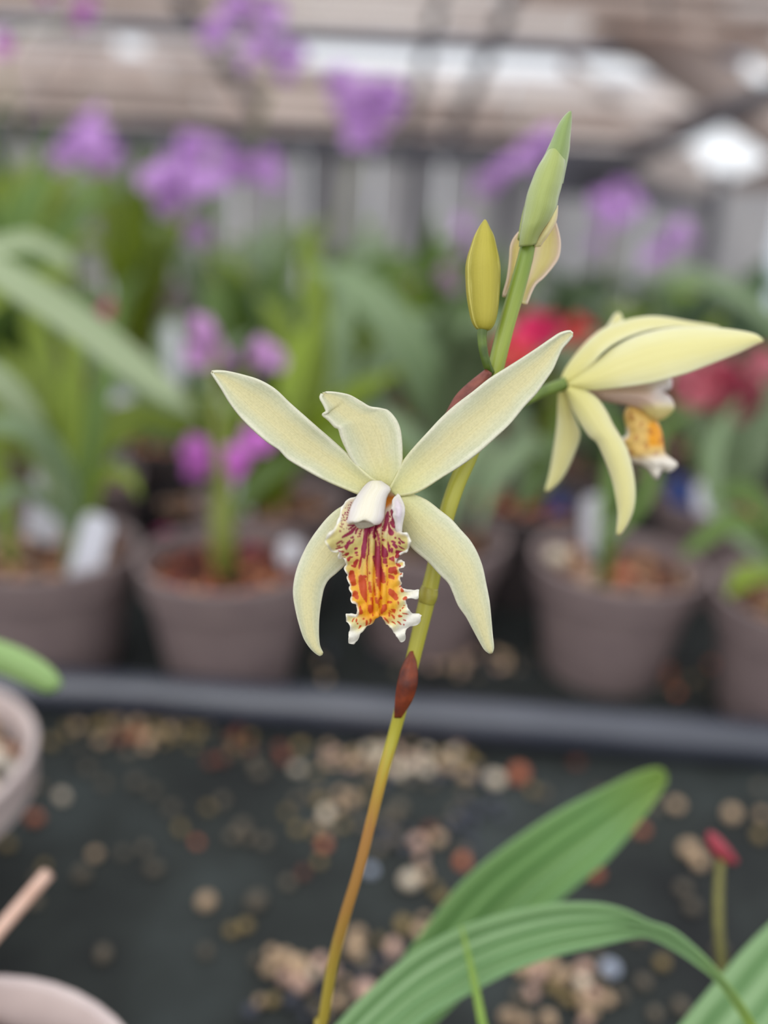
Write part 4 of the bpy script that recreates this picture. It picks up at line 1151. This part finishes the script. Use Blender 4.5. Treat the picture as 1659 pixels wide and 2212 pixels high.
pot(p1[0] - 0.16, p1[1] + .012, 'taupe pot of the long pale diagonal leaf, next to the tagged pot', 'pot', 0, FRONT)
for pts, mk in [([(-250, 1000, .44, 30), (-200, 700, .42, 60), (-60, 575, .41, 70), (60, 630, .42, 78), (180, 708, .43, 78), (290, 795, .44, 72), (390, 872, .45, 44), (432, 908, .455, 4)], 'pale'),
                ([(-230, 1000, .46, 30), (-120, 700, .50, 50), (-20, 545, .52, 52), (60, 522, .53, 50), (130, 552, .54, 44), (172, 620, .54, 6)], 'pale'),
                ([(-240, 1000, .46, 30), (-120, 760, .5, 50), (0, 640, .5, 50), (90, 600, .52, 40), (190, 590, .53, 4)], 'bright')]:
    leaf_px(pts, mk, g0)
g3 = plant('small green shoots beside the pale stone pot rim', p3)
for pts, mk in [([(1300, 1170, .50, 20), (1310, 1090, .50, 36), (1330, 960, .51, 34), (1300, 860, .52, 4)], 'mid'), ([(1320, 1170, .50, 20), (1400, 1060, .51, 34), (1420, 940, .52, 30), (1500, 880, .53, 4)], 'mid')]:
    leaf_px(pts, mk, g3)
g4 = plant('drooping green leaved plant next to the stone-topped pot', p4)
for pts, mk in [([(1690, 1250, .47, 24), (1640, 1150, .46, 40), (1570, 1130, .45, 44), (1500, 1180, .44, 30), (1470, 1200, .435, 4)], 'mid'), ([(1700, 1250, .47, 24), (1640, 1240, .45, 40), (1600, 1250, .44, 50), (1570, 1290, .435, 6)], 'bright'),
                ([(1680, 1250, .48, 24), (1560, 1120, .5, 40), (1535, 1020, .5, 44), (1560, 920, .5, 30), (1600, 860, .5, 4)], 'glauc'), ([(1690, 1250, .47, 24), (1660, 1120, .46, 50), (1600, 1060, .46, 50), (1540, 1080, .46, 8)], 'mid')]:
    leaf_px(pts, mk, g4)
gm = plant('yellow-green plant with tall upright leaves in the middle of the rows', on_z(690, 1000, BENCH + .06))
bm = ORI[gm.name]
def leaf_from(base, pts, mk, root):
    w = [tuple(base) + (0.004,)] + [tuple(P(x, y, d)) + (wd * d / F / 2,) for x, y, d, wd in pts]
    return ribbon('leaf', w, GREENS[mk], root)
dm = depth_of(bm)
for pts, mk in [([(690, 860, dm, 66), (685, 700, dm, 66), (672, 560, dm + .02, 44), (660, 480, dm + .03, 4)], 'bright'), ([(640, 800, dm, 50), (600, 690, dm + .02, 46), (560, 640, dm + .04, 6)], 'bright'),
                ([(740, 820, dm, 52), (735, 700, dm, 44), (760, 600, dm + .03, 4)], 'glauc'), ([(780, 860, dm, 60), (840, 760, dm, 60), (900, 700, dm + .02, 50), (940, 680, dm + .03, 4)], 'glauc'), ([(720, 900, dm - .04, 60), (790, 840, dm - .06, 60), (850, 850, dm - .1, 6)], 'mid')]:
    leaf_from(bm, pts, mk, gm)
pot(bm.x, bm.y, 'dark grey pot of the tall yellow-green plant', 'pot_dark', 0)
gr = plant('plant with a dark leaf arching over the rose flower clump', on_y(1500, 1000, .80))
br = ORI[gr.name]
for pts, mk in [([(1440, 700, .80, 40), (1430, 620, .78, 44), (1500, 600, .76, 52), (1590, 640, .74, 52), (1690, 720, .72, 30), (1740, 790, .72, 4)], 'glauc'), ([(1480, 760, .80, 50), (1500, 680, .80, 60), (1560, 650, .80, 50), (1640, 690, .8, 6)], 'dark'), ([(1560, 800, .80, 60), (1620, 640, .82, 70), (1660, 560, .84, 10)], 'dark'), ([(1520, 800, .8, 50), (1480, 730, .8, 60), (1420, 700, .8, 10)], 'dark')]:
    leaf_from(br, pts, mk, gr)
pot(br.x, br.y, 'pot under the plant with the dark arching leaf', 'pot_dark', 0)
gq = plant('plant with grey-green leaves bowing over the dark second-row pot', second[4])
bq = ORI[gq.name]
for pts, mk in [([(1190, 1000, .66, 40), (1150, 960, .62, 44), (1090, 1000, .58, 40), (1050, 1080, .55, 26), (1030, 1150, .54, 4)], 'glauc'), ([(1130, 960, .66, 40), (1110, 880, .66, 40), (1060, 850, .64, 4)], 'glauc'), ([(1200, 960, .66, 44), (1260, 860, .66, 40), (1280, 780, .66, 4)], 'mid'), ([(1180, 960, .68, 44), (1200, 860, .68, 40), (1190, 780, .68, 4)], 'bright')]:
    leaf_from(bq, pts, mk, gq)

# ------------------------------------------------------------------ plant tags and sticks
MAT['tag'] = simple('white_plastic_tag', (232, 232, 240), (222, 222, 232), 40, 0.4, trans=0.1)
MAT['tag_blue'] = simple('blue_plastic_tag', (34, 70, 140), (28, 58, 124), 40, 0.4)
MAT['stick'] = simple('pinkish_wood_stick', (222, 186, 168), (206, 166, 146), 300, 0.6)
def tag_px(foot, topp, wpx, label, mk='tag', name='plant_tag', cat='plant tag'):
    """a flat tag pushed into the bark of the pot nearest to its foot; foot and top are seen at these pixels"""
    a = on_z(foot[0], foot[1], BENCH + .068)
    c = Vector((*min(POTS, key=lambda q: math.hypot(q[0] - a.x, q[1] - a.y)), 0))
    o = Vector((a.x - c.x, a.y - c.y, 0))
    if o.length > .034: o = o.normalized() * .034
    a = Vector((c.x + o.x, c.y + o.y, BENCH + .060))
    b = on_y(topp[0], topp[1], a.y + .004)
    t = (b - a).normalized()
    s = t.cross(FWD).normalized(); n = s.cross(t).normalized()
    h = wpx * depth_of(b) / F / 2
    L = (b - a).length
    prof = [(-h * .5, 0), (h * .5, 0), (h, L * .14), (h, L - h * .5), (h * .6, L), (-h * .6, L), (-h, L - h * .5), (-h, L * .14)]
    v = [a + s * x + t * y + n * .0006 for x, y in prof] + [a + s * x + t * y - n * .0006 for x, y in prof]
    k = len(prof)
    f = [tuple(range(k)), tuple(range(2 * k - 1, k - 1, -1))] + [(i, i + k, (i + 1) % k + k, (i + 1) % k) for i in range(k)]
    o = build(name, v, f, MAT[mk], None, smooth=False, loc=a)
    grow(o, v, f)
    return tag(o, label, cat)
tag_px((222, 1285), (216, 1114), 66, 'upright white tag at the rim of the pot with grassy leaves')
tag_px((80, 1170), (118, 1010), 80, 'leaning white tag behind the grassy stems')
tag_px((622, 1232), (632, 1165), 46, 'small white tag at the edge of the red-chip pot')
tag_px((1288, 1180), (1288, 1070), 66, 'white tag at the back rim of the stone-topped pot')
tag_px((1535, 1150), (1525, 1040), 56, 'white tag between leaves behind the pot with drooping leaves')
tag_px((255, 1045), (264, 846), 42, 'white tag under the end of the long pale leaf')
tag_px((385, 975), (372, 700), 34, 'thin white tag beside the lilac blooms')
tag_px((1190, 1110), (1218, 1072), 36, 'dark blue tag close to a white tag', 'tag_blue')
tag_px((1450, 1125), (1460, 1032), 46, 'bright blue tag behind the side-facing flower', 'tag_blue')
tag_px((535, 1120), (505, 1010), 30, 'small pale tag against the olive stem')

# rows of plain strap-leaf plants filling the bench behind
LAB = {'bright': 'yellow-green strap-leaved orchid plant without flowers in the crowd behind', 'mid': 'mid green strap-leaved orchid plant without flowers in the crowd behind', 'glauc': 'grey-green strap-leaved orchid plant without flowers in the crowd behind', 'dark': 'dark green strap-leaved orchid plant without flowers in the crowd behind'}
def fill_row(y, xs, hmin, hmax, weights, nl=(6, 9)):
    for x in xs:
        mk = rng.choices(list(LAB), weights(x, y))[0]
        for k in range(40):
            pos = (x + rng.uniform(-.03, .03) * (1 + k / 8), y + rng.uniform(-.03, .03) * (1 + k / 12))
            if free(*pos): break
        else:
            continue
        root = plant(LAB[mk], pos, group=LAB[mk].split(' strap')[0] + ' strap-leaved plants')
        base = ORI[root.name]
        r = pos[0] / pos[1]
        el = np.interp(r, [-.5, -.32, -.15, .12, .25, .5], [.10, .085, .005, -.005, -.05, -.04])
        hh = max(.1, .218 + pos[1] * el)
        for k in range(rng.randint(*nl)):
            m2 = mk if rng.random() < .7 else rng.choice(list(LAB))
            strap(base, hh * rng.uniform(.7, 1.12), rng.uniform(.03, .16), rng.uniform(0, 6.28), rng.uniform(.014, .028), m2, root, rng.uniform(.1, .9))
        if True:
            pot(pos[0], pos[1], 'taupe pot buried in leaves behind the second row', 'pot', rng.randrange(3), 'pots buried in the leaves')
def wts(x, y):
    r = x / y
    if r < -.1: return (4, 4, 2, 1)
    if r < .2: return (3, 3, 4, 2)
    return (1, 3, 2, 5)
for (x, y) in second[:7]:
    if abs(x - second[4][0]) < .01: continue
    root = plant('leafy orchid rising from a second-row pot', (x, y), group='second-row plants')
    mk = rng.choice(['mid', 'bright', 'glauc'])
    for k in range(6):
        strap(ORI[root.name], rng.uniform(.09, .17), rng.uniform(.03, .12), rng.uniform(0, 6.28), rng.uniform(.012, .022), mk if rng.random() < .6 else rng.choice(list(LAB)), root, rng.uniform(.2, .9))
fill_row(.78, [-.42, -.30, -.17, -.04, .22, .36, .47], .17, .34, wts)
fill_row(.95, [-.54, -.42, -.30, -.15, .02, .17, .3, .48], .17, .38, wts)
fill_row(1.15, [-.64, -.5, -.34, -.2, -.02, .14, .36, .54, .66], .17, .42, wts)
fill_row(1.42, [-.78, -.62, -.46, -.3, -.12, .08, .24, .42, .6, .76], .17, .42, wts)
fill_row(1.75, [-.92, -.72, -.5, -.28, -.08, .14, .36, .58, .78, .95], .17, .42, wts)
fill_row(2.15, [-1.1, -.84, -.58, -.3, -.05, .2, .48, .74, 1.0], .17, .40, wts)

# ------------------------------------------------------------------ stick
sB = Vector((-.1325, .1365, BENCH + .058)); sT = P(104, 1886, .222)
stk = tube('wooden_stick', [tuple(sB.lerp(sT, k / 5)) + (.0018,) for k in range(6)], MAT['stick'], None, n=8, seg=16, world_pts=True)
tag(stk, 'pinkish wooden stick leaning out of the pinkish grey pot', 'stick')

# left plant tip and right-hand leaf in front of the pipe
gl = plant('plant in the pale stone pot with one light green leaf', pl)
bl = ORI[gl.name]
blade('leaf', [(-260, 1520), (-160, 1400), (-60, 1370), (0, 1384), (60, 1408), (108, 1440), (132, 1470)], [(-210, 1560), (-140, 1470), (-60, 1448), (0, 1456), (60, 1480), (105, 1496), (133, 1480)],
      [.30, .262, .245, .240, .238], MAT['leaf_pale'], gl, bulge=-0.004, nu=13, nv=40, thick=0.0004)
tube('leaf_stalk', [tuple(bl) + (.003,), tuple(P(-260, 1600, .31)) + (.0028,), tuple(P(-232, 1535, .30)) + (.0035,)], GREENS['mid'], gl, n=8, seg=10, world_pts=True)
gright = plant('plant with a broad pleated leaf and a red-tipped stalk', (0.150, 0.070))
brt = ORI[gright.name]
blade('leaf', [(1380, 2330), (1480, 2200), (1545, 2122), (1600, 2058), (1660, 1998), (1740, 1930), (1840, 1870)], [(1640, 2400), (1720, 2300), (1790, 2220), (1850, 2120), (1890, 2030), (1900, 1950), (1850, 1872)],
      [.196, .199, .203, .207, .211], MAT['leaf_front2'], gright, bulge=0.004, pleat=0.0006, npleat=4, nu=29, nv=50, thick=0.0004)
tube('leaf_stalk', [tuple(brt) + (.003,), tuple(brt + Vector((-.018, .014, .024))) + (.003,), tuple(brt + Vector((-.045, .038, .034))) + (.003,), tuple(P(1510, 2365, .1965)) + (.004,)], GREENS['mid'], gright, n=8, seg=10, world_pts=True)
MAT['stalk_brown'] = simple('brown_green_stalk', (132, 128, 66), (112, 106, 56), 300, 0.5)
MAT['tip_red'] = simple('red_stalk_tip', (168, 58, 72), (142, 46, 60), 300, 0.5)
sk = tube('stalk', [(1590, 2330, .212, 10), (1570, 2180, .218, 10), (1558, 2065, .222, 10), (1552, 1980, .226, 10), (1553, 1910, .229, 9), (1557, 1855, .231, 8)], MAT['stalk_brown'], gright, n=10, seg=24)
tube('stalk_tip', [(1590, 1862, .231, 6), (1570, 1848, .231, 15), (1550, 1828, .231, 17), (1537, 1808, .231, 12), (1532, 1798, .231, 4)], MAT['tip_red'], sk, n=10, seg=14)
# leaf sheath tying the orchid leaves to the pot
ob = ORI[orchid.name]
tube('leaf_sheath', [tuple(ob + Vector((0.006, 0.004, -.004))) + (.005,), tuple(P(730, 2370, .185)) + (.0045,), tuple(P(720, 2310, .189)) + (.004,)], MAT['shoot'], orchid, n=10, seg=12, world_pts=True)

# ------------------------------------------------------------------ pebbles on the cloth
PEB = {'tan': ((186, 158, 128), 'tan'), 'pale': ((214, 198, 176), 'pale cream'), 'pink': ((204, 168, 150), 'pinkish'), 'orange': ((180, 104, 74), 'orange-red'), 'olive': ((140, 120, 78), 'olive brown'), 'dim': ((108, 98, 84), 'dull brown'), 'slate': ((70, 72, 84), 'slate grey'), 'blue': ((170, 178, 196), 'bluish white'), 'red': ((112, 62, 48), 'dark red')}
def pebble_mesh(seed, mat):
    bm = bmesh.new()
    bmesh.ops.create_icosphere(bm, subdivisions=2, radius=1.0)
    r_ = random.Random(seed)
    ax = [Vector((r_.gauss(0, 1), r_.gauss(0, 1), r_.gauss(0, 1))).normalized() for _ in range(5)]
    am = [r_.uniform(-.16, .2) for _ in ax]
    for v in bm.verts:
        n = v.co.normalized()
        v.co = n * (1 + sum(a * abs(n.dot(x)) ** 3 for a, x in zip(am, ax)))
        v.co.z *= .8
    me = bpy.data.meshes.new('pebble')
    bm.to_mesh(me); bm.free()
    me.polygons.foreach_set('use_smooth', [True] * len(me.polygons))
    me.materials.append(mat)
    return me
PM = {}
for k, (c, nm) in PEB.items():
    c = tuple(min(250, v * 1.1) for v in c)
    mt = simple('pebble_' + k, c, tuple(v * .85 for v in c), 260, 0.75, per_object=.2)
    PM[k] = [pebble_mesh(s * 7 + len(k), mt) for s in range(3)]
HEAP = []
def pebble(px, py, k, size=1.0):
    p = on_z(px, py, BENCH + .002)
    HEAP.append([p.x, p.y, 0.0030 * size * rng.uniform(.85, 1.15), k])
def settle():
    """pebbles pushed apart until they lie side by side, clear of the pipe and the pots"""
    q = np.array([[h[0], h[1]] for h in HEAP]); r = np.array([h[2] for h in HEAP])
    a = np.array([pa.x, pa.y]); t = np.array([pb.x - pa.x, pb.y - pa.y]); t /= np.linalg.norm(t); nn = np.array([-t[1], t[0]])
    for it in range(160):
        for c in POTS[:9 + 12]:
            o = q - np.array(c); dd = np.linalg.norm(o, axis=1) + 1e-9
            lack = np.clip(.0405 + r * 1.1 - dd, 0, None)
            q += o / dd[:, None] * lack[:, None]
        s = (q - a) @ nn
        need = 2 * np.sqrt(.0128 * r) + .0012
        fix = np.where(np.abs(s) < need, (need - np.abs(s)) * np.where(s < 0, -1, 1), 0)
        q += fix[:, None] * nn
        D = q[:, None, :] - q[None, :, :]
        L = np.linalg.norm(D, axis=2) + np.eye(len(q))
        lack = np.clip((r[:, None] + r[None, :]) * 1.06 - L, 0, None) * (1 - np.eye(len(q)))
        if it < 150: q += (D / (L[:, :, None] + 1e-9) * lack[:, :, None]).sum(1) * .45
    for (x, y), (_, _, rr, k) in zip(q, HEAP):
        o = bpy.data.objects.new('pebble', rng.choice(PM[k]))
        COL.objects.link(o)
        o.location = (x, y, BENCH + rr * .74)
        o.scale = (rr, rr * rng.uniform(.8, 1.0), rr)
        o.rotation_euler.z = rng.uniform(0, 6.28)
        tag(o, PEB[k][1] + ' pebble lying on the black ground cloth', 'pebble', PEB[k][1] + ' pebbles')
for x, y, k, s in [(643, 262, 'pale', 1), (560, 268, 'dim', 1), (510, 185, 'red', 1), (134, 323, 'pale', 1.05), (75, 370, 'orange', 1.1), (190, 260, 'dim', 1), (225, 295, 'dim', 1), (205, 445, 'tan', .8), (95, 470, 'olive', .9), (370, 345, 'dim', 1), (450, 345, 'olive', 1), (390, 390, 'olive', 1), (425, 418, 'orange', .7), (510, 400, 'dim', .9), (535, 410, 'dim', .9), (570, 418, 'dim', 1), (620, 355, 'olive', 1), (445, 550, 'tan', 1.1), (500, 610, 'olive', .9), (530, 600, 'olive', .9), (555, 675, 'dim', .9), (583, 692, 'tan', 1.1), (650, 728, 'pink', 1.3), (640, 690, 'tan', 1.1), (665, 690, 'pale', .9), (690, 685, 'pink', 1), (705, 692, 'pink', 1), (625, 704, 'pink', 1.1), (608, 668, 'tan', .8), (580, 763, 'olive', .9), (165, 782, 'tan', .9), (30, 735, 'olive', 1), (5, 730, 'dim', 1), (770, 622, 'tan', 1.2), (768, 652, 'tan', 1), (820, 630, 'olive', .9), (870, 600, 'olive', 1.1), (915, 585, 'tan', .8), (908, 615, 'tan', .9), (855, 660, 'pink', 1.1), (820, 680, 'slate', .9), (790, 710, 'slate', .9), (770, 752, 'pink', 1.4), (740, 762, 'tan', 1), (705, 360, 'pale', 1.1), (760, 330, 'tan', 1.1), (730, 345, 'tan', 1), (700, 425, 'orange', .8), (690, 460, 'olive', .9), (655, 485, 'red', .9), (800, 480, 'blue', .8), (895, 422, 'pink', 1.2), (945, 410, 'tan', 1.1), (930, 395, 'red', .9), (910, 452, 'pink', .8), (1000, 458, 'orange', 1.2), (885, 505, 'pale', 1.6), (915, 490, 'tan', 1), (940, 520, 'olive', 1), (960, 545, 'olive', 1), (1060, 285, 'pale', 1.5), (1120, 278, 'orange', 1.7), (1245, 248, 'red', 1), (1460, 340, 'tan', 1.1), (1580, 360, 'tan', 1.1), (1640, 300, 'dim', 1), (1645, 360, 'tan', 1), (1640, 405, 'olive', 1), (1380, 395, 'orange', 1), (1285, 490, 'orange', 1.1), (1490, 440, 'tan', 1.2), (1508, 460, 'tan', 1), (1475, 520, 'dim', .9), (1495, 560, 'dim', .9), (1185, 695, 'tan', 1.1), (1212, 700, 'tan', 1.2), (1245, 708, 'pink', 1.2), (1262, 722, 'pale', 1.1), (1310, 690, 'blue', 1.2), (1430, 680, 'olive', .9), (1340, 750, 'dim', .9), (1265, 770, 'tan', 1.1), (1235, 752, 'olive', 1), (1145, 745, 'pink', .9), (1415, 790, 'dim', .9), (1470, 775, 'dim', 1), (1105, 800, 'tan', 1.1), (1185, 805, 'tan', 1.1), (1390, 722, 'dim', .9), (1205, 738, 'olive', 1), (980, 700, 'dim', 1), (270, 195, 'red', 1.5), (290, 190, 'orange', 1.2), (820, 235, 'pale', 1), (640, 330, 'dim', 1), (480, 330, 'dim', 1), (330, 310, 'dim', .9), (15, 425, 'olive', 1), (700, 740, 'slate', 1), (840, 700, 'dim', 1)]:
    pebble(x, 1400 + y, k, s)
r_ = random.Random(5)
for n, (x0, x1, y0, y1), ks in [(30, (110, 440, 1556, 1612), ['tan', 'olive', 'olive', 'dim']), (34, (700, 1020, 1605, 1668), ['tan', 'pink', 'pale', 'tan', 'olive']), (14, (640, 800, 1640, 1800), ['dim', 'olive', 'tan']), (34, (820, 1090, 1660, 1850), ['slate', 'slate', 'dim']), (12, (450, 700, 1590, 1650), ['dim', 'red', 'olive']), (14, (540, 860, 2060, 2200), ['dim', 'tan', 'slate']), (12, (1120, 1300, 2080, 2212), ['tan', 'dim', 'pink']), (16, (1150, 1659, 1690, 2100), ['dim', 'olive', 'dim']), (14, (60, 640, 1620, 2100), ['dim']), (26, (660, 1200, 1395, 1470), ['tan', 'dim', 'slate', 'pink']), (8, (1430, 1560, 1420, 1500), ['olive', 'orange', 'dim'])]:
    for _ in range(n):
        pebble(r_.uniform(x0, x1), r_.uniform(y0, y1), r_.choice(ks), r_.uniform(.7, 1.15))
settle()
# pale stone and fallen petals on the bark
def on_bark(px, py, k, size, lab, name='stone', cat='stone', at=None):
    p = at or on_z(px, py, BENCH + .072)
    o = bpy.data.objects.new(name, PM[k][0]); COL.objects.link(o)
    o.location = p; o.scale = (.0024 * size,) * 3
    tag(o, lab, cat)
on_bark(1212, 1168, 'pale', 3.3, 'large pale stone resting inside the rim of the lone taupe pot', at=Vector((p3[0] - .036, p3[1] + .010, BENCH + .0745)))
on_bark(1285, 1240, 'pink', 2.6, 'pinkish stone on the brown bark near the front rim')
on_bark(1345, 1245, 'orange', 2.8, 'orange stone on the brown bark beside the pinkish one')
on_bark(545, 1215, 'red', 2.4, 'dark red stone on the red-chip bark')
MAT['fallen'] = simple('fallen_petal', (176, 58, 110), (150, 48, 90), 90, 0.5, trans=.3)
for px, py, lab in [(540, 1200, 'fallen magenta petal on the red-chip bark'), (355, 1160, 'fallen lilac petal at the left rim of the red-chip pot')]:
    c = on_z(px, py, BENCH + .075)
    v = []
    for j in range(5):
        for i in range(3):
            t = j / 4; u = i - 1
            v.append(c + Vector(((t - .5) * .016, u * .005 * math.sin(math.pi * (.1 + .85 * t)), .003 * math.sin(3 * t) + .002 * abs(u))))
    o = build('fallen_petal', v, grid_faces(3, 5), MAT['fallen'], None, thick=.0004, loc=c)
    tag(o, lab, 'petal')
